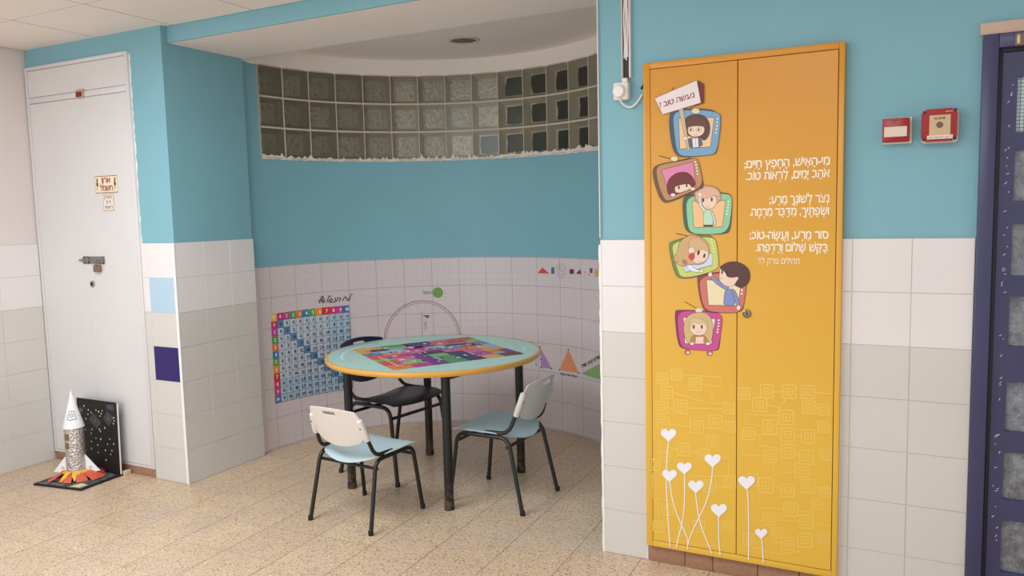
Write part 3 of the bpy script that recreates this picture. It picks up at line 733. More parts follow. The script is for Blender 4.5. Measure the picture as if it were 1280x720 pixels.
# verse
def zx(x, y): return on_y(920+x/4.5, 180+y/4.5, YD)
verse = [('מִי-הָאִישׁ, הֶחָפֵץ חַיִּים;', (48, 134), (527, 116)), ('אֹהֵב יָמִים, לִרְאוֹת טוֹב.', (57, 202), (526, 186)), ('נְצֹר לְשׁוֹנְךָ מֵרָע;', (188, 333), (524, 328)), ('וּשְׂפָתֶיךָ, מִדַּבֵּר מִרְמָה.', (78, 404), (522, 397)), ('סוּר מֵרָע, וַעֲשֵׂה-טוֹב;', (78, 533), (520, 533)), ('בַּקֵּשׁ שָׁלוֹם וְרָדְפֵהוּ.', (112, 604), (518, 602)), ('תהילים פרק לד', (122, 676), (358, 674))]
vl = ['first line of white verse', 'second line of white verse', 'third line of white verse', 'fourth line of white verse', 'fifth line of white verse', 'sixth line of white verse', 'small line of lettering under the verse']
for i, (t, l, r) in enumerate(verse):
    pr = Print(dplace, base=0.0008); x0 = zx(*l)[0]; x1, zr = zx(*r); zl = zx(*l)[1]
    text_on(pr, t, x0, x1, (zl+zr)/2, (250, 236, 214), 0.022 if i < 6 else 0.004, True, hscale=0.046 if i < 6 else 0.036)
    pr.build('lettering', cab, vl[i])
# white caulk round the cabinet
m = MB()
m.rbox((0.2035, -0.004, 0.0), (0.2072, 0.004, 1.4), M_TRIMW, 0.001, 1); m.rbox((0.9738, -0.006, 0.0), (0.9775, 0.004, 1.4), M_TRIMW, 0.001, 1)
struct(m, 'trim_1')

# ------------------------------------------------------------------ electrical closet at the left
yK = YC
clo = thing('electrical_closet', 'tall white built-in electrical closet with double door and top flap', 'closet', (-3.265, YC, 0.05))
m = MB(); M_LINE = mat((110, 84, 74), 0.8)
for a, b in (((XL+0.001, yK-0.004, 0.052), (-3.722, yK+0.04, 2.49)), ((-2.812, yK-0.004, 0.052), (-2.788, yK+0.04, 2.49)), ((-3.722, yK-0.004, 2.468), (-2.812, yK+0.04, 2.49)), ((-3.722, yK-0.004, 2.268), (-2.812, yK+0.04, 2.302))): m.rbox(a, b, M_CLOSET, 0.002)
m.box((-3.722, yK+0.02, 0.052), (-2.812, yK+0.04, 2.468), M_LINE)
m.box((-3.722, yK+0.002, 0.052), (-2.812, yK+0.02, 0.066), M_CLOSET)
attach(m.build('frame'), clo)
for a, b in ((-3.7195, -3.2785), (-3.277, -2.8145)):
    m = MB(); m.rbox((a, yK, 0.0685), (b, yK+0.02, 2.2655), M_CLOSET, 0.0012, 1); attach(m.build('door'), clo)
m = MB(); m.rbox((-3.7195, yK, 2.305), (-2.8145, yK+0.02, 2.4655), M_CLOSET, 0.0012, 1); attach(m.build('flap'), clo)
m = MB(); m.rbox((-3.243, yK-0.016, 2.262), (-3.18, yK-0.0045, 2.312), mat((196, 160, 140), 0.5), 0.003); m.rbox((-3.236, yK-0.022, 2.268), (-3.187, yK-0.0155, 2.298), mat((120, 40, 24), 0.4), 0.003)
o = attach(m.build('catch'), clo); o['label'] = 'small red-brown catch'
m = MB(); ST = mat((150, 148, 146), 0.32, 0.9)
m.rbox((-3.305, yK-0.005, 1.276), (-3.108, yK-0.0005, 1.322), ST, 0.002); m.tube([(-3.332, yK-0.011, 1.299), (-3.135, yK-0.011, 1.299)], 0.006, ST, 10)
for xx in (-3.292, -3.262, -3.125): m.rbox((xx-0.012, yK-0.014, 1.284), (xx+0.012, yK-0.004, 1.314), ST, 0.003)
for xx in (-3.297, -3.258, -3.12):
    for zz in (1.281, 1.317): m.lathe([(0.0045, 0), (0.0045, 0.0065), (0, 0.0065)], (xx, yK-0.0005, zz), mat((45, 40, 40), 0.5), 10, True, 'Y')
m.tube(fillet([(-3.165, yK-0.011, 1.299), (-3.165, yK-0.028, 1.292), (-3.165, yK-0.026, 1.262)], 0.008), 0.004, ST, 8)
m.rbox((-3.195, yK-0.022, 1.228), (-3.138, yK-0.006, 1.272), mat((150, 122, 92), 0.35, 0.7), 0.004)
o = attach(m.build('bolt'), clo); o['label'] = 'steel sliding bolt with small brass padlock'
m = MB(); m.lathe([(0.0, 0.002), (0.012, 0.002), (0.013, 0.007), (0.019, 0.006), (0.021, 0.0)], (-3.238, yK-0.0005, 1.154), mat((176, 174, 172), 0.3, 0.8), 24, True, 'Y'); m.lathe([(0.0, 0.0035), (0.011, 0.0035), (0.011, 0.001)], (-3.238, yK-0.0005, 1.154), mat((18, 18, 18), 0.5), 20, True, 'Y')
attach(m.build('keyhole'), clo)
def sign(name, label, x0, x1, z0, z1, face, edge, rows, tc, bolts=False, dx=0.0):
    t = thing(name, label, 'sign', ((x0+x1)/2, yK-0.001, z0))
    m = MB(); m.box((x0, yK-0.0025, z0), (x1, yK-0.0006, z1), mat(face, 0.4)); attach(m.build('plate'), t)
    pr = Print(lambda a, b, h: Vector((a, yK-0.0025-h, b)), base=0.0002)
    e = 0.0035; B = [(x0+e, z0+e), (x1-e, z0+e), (x1-e, z1-e), (x0+e, z1-e)]; pr.stroke(B+[B[0]], edge, 0.004)
    for txt, xa, xb, zz, wt in rows: text_on(pr, txt, xa, xb, zz, tc, wt, True, hscale=(z1-z0)*0.46 if bolts else 0.03)
    if bolts:
        for sx in (x0+0.023, x1-0.023):
            zz = z0+0.01
            pr.poly([(sx-0.002, zz+0.078), (sx+0.008, zz+0.078), (sx+0.002, zz+0.05), (sx+0.010, zz+0.05), (sx-0.006, zz), (sx-0.001, zz+0.034), (sx-0.010, zz+0.034)], (80, 40, 24))
    pr.build('lettering', t)
    return t
sign('warning_sign', 'cream sign with dark red lettering and lightning bolts on white closet door', -3.146, -2.941, 1.697, 1.800, (240, 222, 196), (110, 60, 40), [('ארון', -3.085, -3.005, 1.758, 0.018), ('חשמל', -3.100, -2.987, 1.712, 0.018)], (136, 22, 22), True)
sign('notice_sticker', 'small pale sticker with three lines of lettering below the warning sign', -3.084, -2.986, 1.592, 1.694, (236, 224, 212), (150, 110, 90), [('מפסק', -3.070, -3.002, 1.664, 0.01), ('זרם', -3.055, -3.012, 1.635, 0.01), ('ראשי', -3.066, -3.000, 1.605, 0.01)], (110, 60, 50))
# ragged paint edge right of the closet
m = MB(); z = HD; L = []
while z < 2.49: L.append((random.uniform(0.002, 0.013), z)); z += random.uniform(0.012, 0.05)
n = len(L); vs = [(-2.7875, YC+0.0112, b) for a, b in L]+[(-2.7875+a, YC+0.0112, b) for a, b in L]
m.add(vs, [(i, i+n, i+n+1, i+1) for i in range(n-1)], M_TRIMW); struct(m, 'trim_2')

# ------------------------------------------------------------------ graph-paper mural on the curved wall
def paper():
    s = NT('graph_paper', 0.4); uv = s.n('ShaderNodeUVMap').outputs[0]; sp = s.n('ShaderNodeSeparateXYZ'); s.l(uv, sp.inputs[0])
    def lines(per, wd, ou=0.0, ov=0.0):
        a = s.math('LESS_THAN', s.math('MULTIPLY', s.math('FRACT', s.math('DIVIDE', s.math('ADD', sp.outputs[0], 10*per+ou), per)), per), wd)
        b = s.math('LESS_THAN', s.math('MULTIPLY', s.math('FRACT', s.math('DIVIDE', s.math('ADD', sp.outputs[1], 10*per+ov), per)), per), wd)
        return s.math('MAXIMUM', a, b)
    c = rgb((226, 214, 214))
    c = s.mix(s.math('MULTIPLY', lines(0.01, 0.0014), 0.75), c, rgb((168, 152, 160)))
    c = s.mix(s.math('MULTIPLY', lines(0.05, 0.0016), 0.5), c, rgb((150, 136, 146)))
    c = s.mix(s.math('MULTIPLY', lines(0.2, 0.003, 1.99-1.8, -0.008), 0.7), c, rgb((112, 98, 104)))
    s.l(c, s.b.inputs['Base Color']); return s.m
RP = CR-0.002
mur = thing('graph_paper_mural', 'white graph-paper mural with multiplication chart and geometric shapes lining the curved alcove wall', 'mural', (CX, CY+CR-0.01, 0.0))
m = MB(); M_PAPER = paper(); S0, S1, ZT = -math.radians(179.6)*CR, -math.radians(4)*CR, 1.213; n = 90
vs = []
for k in range(n+1):
    a = S0+(S1-S0)*k/n; vs += [cyl(a, 0.002, RP), cyl(a, ZT, RP)]
m.add(vs, [(2*k, 2*k+2, 2*k+3, 2*k+1) for k in range(n)], M_PAPER, True)
o = m.build('paper'); uvl = o.data.uv_layers.new(name='UVMap')
for lp in o.data.loops:
    k = lp.vertex_index//2; uvl.data[lp.index].uv = (S0+(S1-S0)*k/n + 5.0, o.data.vertices[lp.vertex_index].co.z)
attach(o, mur)
m = MB(); m.add([(XB-0.009, YC+0.601, 0.002), tuple(cyl(S0, 0.002, RP)), tuple(cyl(S0, ZT, RP)), (XB-0.009, YC+0.601, ZT)], [(0, 1, 2, 3)], mat((222, 210, 210), 0.4)); attach(m.build('paper'), mur)
def wplace(s_, z, h): return cyl(s_, z, RP-h)
def WP(L, ox, oy, k): return [on_cyl(ox+a/k, oy+b/k, RP) for a, b in L]
# multiplication chart
pr = Print(wplace, base=0.0010, eps=0.00025)
cs0, cs1, cz0, cz1 = -math.radians(176.0)*CR, -math.radians(147.9)*CR, 0.305, 0.901
cw, chh = (cs1-cs0)/12, (cz1-cz0)/12
cols = [(236, 180, 44), (206, 44, 120), (206, 70, 150), (84, 160, 84), (236, 124, 50), (48, 134, 176), (104, 168, 68), (240, 150, 60), (214, 44, 52), (226, 56, 98), (210, 66, 140), (70, 116, 170)]
for i in range(12):
    for j in range(12):
        x = cs0+cw*i; z = cz1-chh*(j+1); k = max(i, j)
        if i == 0 and j == 0: c = (238, 190, 60)
        elif i == 0 or j == 0: c = cols[k]
        elif i == j: c = (96, 138, 176)
        else: c = (198, 208, 222) if (i < 9 and j < 9) else (176, 200, 220)
        pr.rect(x, z, x+cw, z+chh, c, lift=(i == 0 and j == 0))
for k in range(1, 13):
    pr.stroke([(cs0+cw*k, cz0), (cs0+cw*k, cz1-chh)], (58, 72, 100), 0.0026); pr.h -= pr.eps
for k in range(1, 13):
    pr.stroke([(cs0+cw*(1+t/2), cz1-chh*k) for t in range(23)], (58, 72, 100), 0.0026); pr.h -= pr.eps
pr.h += pr.eps
for i in range(12):
    for j in range(12):
        t = 'X' if i == 0 and j == 0 else str(i-1) if j == 0 else str(j-1) if i == 0 else str((i-1)*(j-1))
        hd = i == 0 or j == 0
        text_on(pr, t, 0, 0, cz1-chh*(j+1)+chh*0.30, (250, 246, 240) if hd else (34, 40, 60), 0.03, False, h=0.034 if len(t) < 3 else 0.027, center=cs0+cw*(i+0.5), res=1); pr.h -= pr.eps
pr.build('multiplication_chart', mur, 'blue multiplication chart with coloured number borders')
# handwritten title
pr = Print(wplace, base=0.0010, eps=0.0001)
for st in ([(1005,128),(965,142),(948,190),(938,250),(915,284)], [(905,225),(908,262),(900,288)], [(872,284),(868,230),(850,196),(822,200),(800,250),(776,292)], [(735,228),(690,215),(650,232),(655,222)], [(728,235),(715,275),(690,302)], [(655,250),(650,285),(640,306)], [(590,226),(620,250),(622,285),(595,315),(560,320)], [(495,240),(535,240),(548,280),(530,318),(490,330),(462,305),(475,272),(505,278),(508,300)], [(515,190),(480,170),(452,215),(438,280),(415,325)], [(372,250),(335,225),(305,262),(310,315),(345,330),(372,296),(352,270),(330,290)], [(345,205),(320,180),(292,215),(272,285),(256,348)], [(238,268),(245,285),(240,305)]):
    pr.stroke(WP(chaikin(st, 2, False), 385, 360, 18), (26, 22, 26), 0.0062)
pr.build('handwritten_title', mur)
# half circle with its diameter label
pr = Print(wplace, base=0.0010, eps=0.0002)
sc0, zc0 = -math.radians(123.6)*CR, 0.625
for r, lw, c in ((0.277, 0.0045, (148, 76, 84)), (0.262, 0.004, (186, 120, 124))):
    pr.stroke([(sc0+r*math.cos(PI*k/48), zc0+r*math.sin(PI*k/48)) for k in range(49)], c, lw)
pr.stroke([(sc0+0.27*(k/20-1), zc0) for k in range(41)], (148, 76, 84), 0.004)
pr.stroke([(sc0-0.002, zc0), (sc0-0.002, zc0+0.2)], (90, 80, 84), 0.002)
text_on(pr, 'P', sc0+0.012, sc0+0.03, zc0+0.168, (30, 24, 28), 0.025, False, rot=-PI/2, hscale=0.056)
text_on(pr, 'רדיוס', sc0+0.012, sc0+0.066, zc0+0.12, (128, 116, 118), 0.01, True, rot=-PI/2, hscale=0.03)
pr.build('half_circle', mur)
pr = Print(wplace, base=0.0010, eps=0.0002)
pr.poly(ell(-math.radians(118)*CR, 0.958, 0.0385, 0.0385, n=28), (118, 156, 72))
pr.build('green_disc', mur)
pr = Print(wplace, base=0.0010); a0, a1 = -math.radians(122.5)*CR, -math.radians(119.9)*CR; text_on(pr, 'עיגול', a0-0.012, a1-0.004, 0.950, (40, 34, 36), 0.012, True, hscale=0.032); pr.build('lettering', mur)
# row of little shapes under the blue paint
def wf(*L): return WP(L, 640, 320, 4.5)
pr = Print(wplace, base=0.0010); pr.poly(wf((143,97),(172,65),(210,98)), (214, 72, 50)); pr.build('red_triangle', mur)
pr = Print(wplace, base=0.0010); pr.poly(wf((221,64),(239,64),(239,101),(221,100)), (86, 104, 136)); pr.build('blue_rectangle', mur)
pr = Print(wplace, base=0.0010, eps=0.00005); c0 = wf((278, 83))[0]
for k in range(16):
    a = 2*PI*k/16; pr.poly(ell(c0[0]+0.040*math.cos(a), c0[1]+0.048*math.sin(a), 0.004, 0.004, n=6), (120, 124, 120) if k % 2 else (168, 158, 120))
pr.stroke(ell(c0[0], c0[1], 0.026, 0.032)+ell(c0[0], c0[1], 0.026, 0.032)[:1], (168, 156, 160), 0.0025)
pr.stroke([(c0[0]-0.014, c0[1]+0.02), (c0[0], c0[1]), (c0[0]+0.016, c0[1]-0.006)], (110, 100, 108), 0.003); pr.build('clock_drawing', mur)
pr = Print(wplace, base=0.0010); pr.poly(wf((324,74),(348,74),(348,101),(324,100)), (120, 34, 52)); pr.build('maroon_square', mur)
pr = Print(wplace, base=0.0010); pr.poly(wf((360,98),(385,74),(390,103)), (140, 46, 60)); pr.build('maroon_triangle', mur)
pr = Print(wplace, base=0.0010); pr.poly(wf((402,84),(420,84),(412,108)), (226, 176, 160)); pr.build('pink_triangle', mur)
pr = Print(wplace, base=0.0010); pr.poly(wf((437,68),(454,68),(452,96),(438,95)), (84, 84, 116)); pr.poly(wf(*ell(434, 104, 6, 6)), (210, 170, 110)); pr.build('slate_rectangle', mur)
pr = Print(wplace, base=0.0010); pr.poly(wf(*[(480+(20 if k % 2 else 13)*math.cos(PI*k/7), 95+(26 if k % 2 else 18)*math.sin(PI*k/7)) for k in range(14)]), (222, 170, 80)); pr.build('yellow_star', mur)
# triangles low on the right
dot = (70, 50, 60)
pr = Print(wplace, base=0.0010); T = [(158,512),(222,633),(164,628)]; pr.poly(wf(*T), (176, 140, 186))
for q in T+[(192,582),(162,580)]: pr.poly(wf(*ell(q[0], q[1], 4, 5, n=8)), dot)
pr.stroke(wf((135,590),(136,615),(146,616)), (60, 50, 56), 0.004); pr.build('purple_triangle', mur)
pr = Print(wplace, base=0.0010); T = [(317,526),(375,657),(267,640)]; pr.poly(wf(*T), (228, 146, 104))
for q in T+[(292,592),(346,602)]: pr.poly(wf(*ell(q[0], q[1], 4, 5, n=8)), dot)
a, b = wf((272, 668), (368, 682)); text_on(pr, 'משולש שווה שוקיים', a[0], b[0], 0.4, (50, 44, 50), 0.012, True, hscale=0.026); pr.build('orange_triangle', mur)
pr = Print(wplace, base=0.0010); P1 = on_cyl(640+390/4.5, 320+661/4.5, RP); G = [P1, (P1[0]+0.36, P1[1]+0.004), (P1[0]+0.30, P1[1]+0.14)]; pr.poly(G, (132, 172, 108))
for q in ((P1[0]+0.16, P1[1]+0.074),): pr.poly(ell(q[0], q[1], 0.006, 0.006, n=8), dot)
a = (P1[0]+0.012, P1[1]+0.040); text_on(pr, 'משולש קהה זווית', a[0], a[0]+0.24, a[1], (30, 26, 30), 0.02, True, rot=math.atan2(0.14, 0.30)+0.02, hscale=0.034); pr.build('green_triangle', mur)

# recessed lamp hole in the alcove ceiling
hx, hy = on_z(580, 50, HR)
lamp = thing('recessed_lamp', 'unlit round recessed lamp in the alcove ceiling', 'lamp', (hx, hy, HR))
m = MB(); m.lathe([(0.078, -0.001), (0.098, -0.001), (0.100, -0.004), (0.098, -0.007), (0.086, -0.008), (0.080, -0.005), (0.078, -0.001)], (hx, hy, HR), mat((214, 200, 186), 0.5), 40, ring=True); attach(m.build('rim'), lamp)
m = MB(); m.lathe([(0.0, -0.001), (0.079, -0.001), (0.079, -0.0025), (0.0, -0.0025)], (hx, hy, HR), mat((98, 84, 68), 0.35, 0.3), 32); m.box((hx-0.003, hy-0.078, HR-0.006), (hx+0.003, hy+0.078, HR-0.002), mat((170, 156, 140), 0.5)); attach(m.build('reflector'), lamp)

# ------------------------------------------------------------------ socket, conduit, cable, fire alarms
con = thing('cable_conduit', 'open white cable conduit with loose wires running up the blue wall', 'conduit', (0.126, 0.0, 2.08))
yW = 0.011; M_PVC = mat((232, 224, 218), 0.4)
m = MB(); m.box((0.109, yW-0.003, 2.074), (0.143, yW-0.0003, HC-0.02), mat((70, 66, 60), 0.7)); m.box((0.109, yW-0.019, 2.074), (0.1115, yW-0.003, HC-0.02), M_PVC); m.box((0.141, yW-0.019, 2.074), (0.147, yW-0.0003, HC-0.02), M_PVC); attach(m.build('channel'), con)
for k, (xx, zb) in enumerate(((0.119, 2.155), (0.126, 2.147), (0.133, 2.16))):
    m = MB(); m.tube([(xx+0.0013*math.sin(1.1*t+k*2), yW-0.010-0.002*math.cos(5*t+k), zb+(HC-0.03-zb)*t/12) for t in range(13)], 0.0035, mat((236, 230, 226), 0.4), 8); attach(m.build('wire'), con)
sk = thing('wall_socket', 'white surface-mounted socket with round plug left of the orange cabinet', 'socket', (0.11, yW, 1.98))
m = MB(); m.rbox((0.0785, yW-0.040, 1.984), (0.142, yW-0.0003, 2.055), M_PVC, 0.004); m.rbox((0.112, yW-0.03, 2.055), (0.135, yW-0.0003, 2.0735), M_PVC, 0.003); attach(m.build('box'), sk)
m = MB(); m.lathe([(0.026, 0.0), (0.026, 0.012), (0.022, 0.018), (0.0, 0.019)], (0.106, yW-0.0405, 2.017), mat((240, 232, 228), 0.35), 28, True, 'Y'); attach(m.build('plug'), sk)
m = MB(); P = [(0.106, yW-0.045, 1.992), (0.112, yW-0.035, 1.972), (0.128, yW-0.02, 1.955), (0.148, yW-0.014, 1.952), (0.168, yW-0.014, 1.964), (0.184, yW-0.012, 1.985), (0.1925, yW-0.008, 2.001)]
m.tube(fillet(P, 0.02, 4), 0.0042, mat((238, 232, 230), 0.4), 8); attach(m.build('cord'), sk)
m = MB(); m.tube(fillet([(0.190, yW-0.006, 2.028), (0.196, yW-0.014, 2.026), (0.200, yW-0.02, 2.034), (0.206, yW-0.016, 2.046)], 0.004, 4), [0.005, 0.005, 0.004, 0.004, 0.004, 0.004, 0.004, 0.004, 0.004, 0.004, 0.004, 0.004], mat((24, 22, 24), 0.5), 8)
tag(m.build('cable_stub'), 'short black cable end poking out at the cabinet edge', 'cable')

RED = mat((158, 20, 22), 0.3); REDD = mat((104, 14, 18), 0.4)
al = thing('alarm_indicator', 'smaller red alarm box with plain white window on blue wall', 'alarm', (1.146, yW, 1.745))
m = MB(); m.rbox((1.103, yW-0.012, 1.742), (1.198, yW-0.0003, 1.836), mat((232, 222, 218), 0.4), 0.003); attach(m.build('back_plate'), al)
m = MB(); m.rbox((1.102, yW-0.048, 1.747), (1.190, yW-0.0121, 1.831), RED, 0.004); attach(m.build('housing'), al)
m = MB(); m.rbox((1.1085, yW-0.0505, 1.765), (1.182, yW-0.0482, 1.801), mat((226, 206, 192), 0.3), 0.001, 1); attach(m.build('lens'), al)
m = MB(); m.box((1.130, yW-0.0492, 1.821), (1.152, yW-0.0481, 1.8235), REDD); m.box((1.132, yW-0.0492, 1.8135), (1.148, yW-0.0481, 1.8155), REDD); attach(m.build('embossing'), al)
al = thing('fire_alarm_call_point', 'larger red fire alarm call point with beige press plate beside the blue door', 'alarm', (1.282, yW, 1.74))
m = MB(); m.rbox((1.228, yW-0.02, 1.737), (1.343, yW-0.0003, 1.853), mat((230, 214, 210), 0.4), 0.01, 3); attach(m.build('back_plate'), al)
m = MB(); bm = bmesh.new(); bmesh.ops.create_cube(bm, size=1)
for v in bm.verts: v.co = Vector((1.2825+v.co.x*0.112, yW-0.036+v.co.y*0.032, 1.797+v.co.z*0.112))
bmesh.ops.bevel(bm, geom=[e for e in bm.edges if abs(e.verts[0].co.y-e.verts[1].co.y) > 0.01], offset=0.014, segments=4, affect='EDGES')
m.bm(bm, RED, True); attach(m.build('housing'), al)
m = MB(); m.box((1.252, yW-0.0535, 1.757), (1.317, yW-0.0521, 1.831), mat((206, 178, 138), 0.35)); attach(m.build('press_plate'), al)
pr = Print(lambda a, b, h: Vector((a, yW-0.0535-h, b)), base=0.0002); text_on(pr, 'ALARME', 1.266, 1.301, 1.8165, (96, 60, 40), 0.03, False, hscale=0.010); pr.poly(ell(1.284, 1.797, 0.0095, 0.0095), (116, 88, 70), (84, 60, 48), 0.002)
pr.build('press_mark', al)
m = MB(); m.box((1.246, yW-0.055, 1.7485), (1.325, yW-0.0521, 1.7615), mat((240, 222, 214), 0.4)); attach(m.build('name_strip'), al)
pr = Print(lambda a, b, h: Vector((a, yW-0.055-h, b)), base=0.0002); text_on(pr, 'לחצן אזעקת אש', 1.250, 1.321, 1.7515, (150, 40, 40), 0.01, True, hscale=0.010); pr.build('lettering', al)
for cx, cz in ((1.236, 1.842), (1.331, 1.845), (1.236, 1.749), (1.331, 1.749)):
    pr = Print(lambda a, b, h: Vector((a, yW-0.052-h, b)), base=0.0002); pr.poly(ell(cx, cz, 0.0065, 0.0065, n=12), (70, 14, 18)); pr.build('corner_screw', al)
pr = Print(lambda a, b, h: Vector((a, yW-0.052-h, b)), base=0.0002); pr.rect(1.301, 1.8405, 1.322, 1.8435, (226, 150, 140)); pr.build('maker_mark', al)

# ------------------------------------------------------------------ round table
TX, TY, TZ, TR = -1.217, 0.522, 0.75, 0.608
tab = thing('round_table', 'round mint-green table with yellow edge and black legs in the alcove', 'table', (TX, TY, 0))
M_MINT = mat((172, 218, 208), 0.22)
m = MB(); m.lathe([(0.0, 0.0), (TR-0.016, 0.0), (TR-0.016, -0.022), (0.0, -0.022)], (TX, TY, TZ), M_MINT, 96); attach(m.build('tabletop'), tab)
m = MB(); m.lathe([(TR-0.0158, 0.0006), (TR-0.006, 0.0), (TR-0.0015, -0.004), (TR, -0.012), (TR-0.002, -0.022), (TR-0.008, -0.028), (TR-0.03, -0.028), (TR-0.03, -0.0222)], (TX, TY, TZ), mat((222, 164, 76), 0.25), 96, ring=True); attach(m.build('edge_band'), tab)
legs = [(-0.909, 0.150), (-1.588, 0.205), (-1.520, 0.898), (-0.832, 0.828)]
M_RUST = mat((92, 74, 62), 0.7)
def worn():
    s = NT('worn_black_leg', 0.35); p = s.pos(); sp = s.n('ShaderNodeSeparateXYZ'); s.l(p, sp.inputs[0])
    f = s.math('MULTIPLY', s.ramp(sp.outputs[2], 0.16, 0.06), s.ramp(s.noise(p, 45, 4), 0.42, 0.55))
    s.l(s.mix(s.math('MULTIPLY', f, 0.7), rgb((24, 21, 21)), rgb((96, 76, 62))), s.b.inputs['Base Color']); return s.m
M_LEG = worn()
for i, (x, y) in enumerate(legs):
    m = MB(); m.lathe([(0.0, 0.0), (0.0255, 0.0), (0.0265, 0.004), (0.0265, 0.035), (0.024, 0.037), (0.024, TZ-0.024), (0.0, TZ-0.024)], (x, y, 0), M_LEG, 20); attach(m.build('leg'), tab)
for a, b in ((0, 3), (1, 2)):
    A, B = Vector(legs[a]+(0,)), Vector(legs[b]+(0,)); d = (B-A).normalized(); n_ = Vector((-d.y, d.x, 0))*0.012
    m = MB(); Q = [A-n_+d*0.02, A+n_+d*0.02, B+n_-d*0.02, B-n_-d*0.02]
    m.add([(q.x, q.y, 0.682) for q in Q]+[(q.x, q.y, TZ-0.023) for q in Q], [(0,3,2,1),(4,5,6,7),(0,1,5,4),(1,2,6,5),(2,3,7,6),(3,0,4,7)], M_BLACKTUBE); attach(m.build('apron_rail'), tab)
# printed board game on the top: u runs from the left corner to the far corner, v towards the near corner
G0 = Vector((-1.712, 0.402)); GU = (Vector((-1.293, 1.044))-G0); GV = (Vector((-1.110, -0.016))-G0)
def tp(u, v): q = G0+GU*u+GV*v; return (q.x, q.y)
pr = Print(lambda a, b, h: Vector((a, b, TZ+h)), base=0.0002, eps=0.00006)
OR_, RD, PK, MG, PU, NV, BL, LB, GR, LG, YL, MA = (226, 122, 60), (204, 76, 66), (216, 100, 150), (186, 50, 140), (110, 40, 130), (44, 34, 92), (96, 130, 206), (150, 184, 224), (70, 150, 88), (140, 176, 90), (218, 168, 76), (110, 30, 70)
pr.poly([tp(0, 0), tp(1, 0), tp(1, 1), tp(0, 1)], LB)
# (u0, v0, u1, v1, colour) read off the photograph
cells = [(0,0,.22,.12,YL),(.22,0,.40,.10,GR),(.40,0,.62,.16,NV),(.62,0,.80,.14,PK),(.80,0,1,.12,RD),(.10,.12,.24,.22,NV),(.24,.10,.42,.20,LG),(.42,.16,.60,.26,PU),(.60,.14,.74,.26,OR_),(.74,.12,.90,.24,RD),(.90,.12,1,.30,LG),
         (0,.12,.10,.26,YL),(0,.26,.14,.36,BL),(.14,.22,.34,.34,LB),(.34,.20,.50,.34,MG),(.50,.26,.66,.36,LB),(.66,.26,.86,.34,NV),(.86,.30,1,.42,BL),(0,.36,.12,.54,RD),(.12,.34,.26,.46,OR_),(.26,.34,.44,.48,PK),(.44,.34,.58,.46,MG),(.58,.36,.76,.46,BL),(.76,.34,.92,.46,RD),(.92,.42,1,.58,LB),
         (0,.54,.14,.64,LG),(.12,.46,.30,.56,MG),(.30,.48,.40,.62,PU),(.40,.46,.56,.58,NV),(.56,.46,.70,.58,PK),(.70,.46,.84,.56,OR_),(.84,.46,.92,.60,YL),(0,.64,.14,.82,RD),(.14,.56,.28,.72,PK),(.28,.62,.40,.84,PU),(.40,.58,.54,.70,LG),(.54,.58,.68,.80,NV),(.68,.56,.82,.70,PK),(.82,.60,1,.70,YL),
         (0,.82,.16,1,OR_),(.16,.72,.28,.86,LG),(.16,.86,.30,1,MG),(.30,.84,.42,1,PU),(.42,.70,.54,.86,GR),(.42,.86,.56,1,GR),(.56,.80,.70,1,NV),(.70,.70,.82,.86,MG),(.70,.86,.84,1,YL),(.82,.70,.92,.82,OR_),(.92,.70,1,.86,PU),(.84,.86,1,1,MA)]
pr.h += pr.eps
for u0, v0, u1, v1, c in cells: pr.poly([tp(u0, v0), tp(u1, v0), tp(u1, v1), tp(u0, v1)], c, lift=False)
pr.h += pr.eps
for k in range(11):
    u, v = random.uniform(.08, .9), random.uniform(.1, .9)
    pr.poly([tp(*q) for q in ell(u, v, random.uniform(.012, .035), random.uniform(.01, .025), random.uniform(0, 180), 12)], (236, 234, 238))
for k in range(90):
    u, v = random.uniform(.05, .95), random.uniform(.05, .95); a, b = random.uniform(.004, .012), random.uniform(.004, .016)
    pr.poly([tp(u-a, v-b), tp(u+a, v-b), tp(u+a, v+b), tp(u-a, v+b)], random.choice([(236, 230, 236), (236, 230, 236), YL, RD, NV, GR, PK]))
pr.h += pr.eps
for v in (.42,):
    for k in range(11): pr.poly([tp(.16+k*.07, v-.012), tp(.19+k*.07, v-.012), tp(.19+k*.07, v+.012), tp(.16+k*.07, v+.012)], (238, 232, 240), lift=False)
for k in range(7): pr.poly([tp(.05, .5+k*.065), tp(.075, .5+k*.065), tp(.075, .525+k*.065), tp(.05, .525+k*.065)], (244, 232, 230), lift=False)
o = pr.build('printed_game_board', tab, 'colourful square board game printed on the tabletop')
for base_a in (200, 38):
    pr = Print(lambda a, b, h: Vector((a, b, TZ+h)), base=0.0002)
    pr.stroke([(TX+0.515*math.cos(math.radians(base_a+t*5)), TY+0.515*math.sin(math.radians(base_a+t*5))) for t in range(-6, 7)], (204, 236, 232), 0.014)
    pr.build('pale_arc', tab)

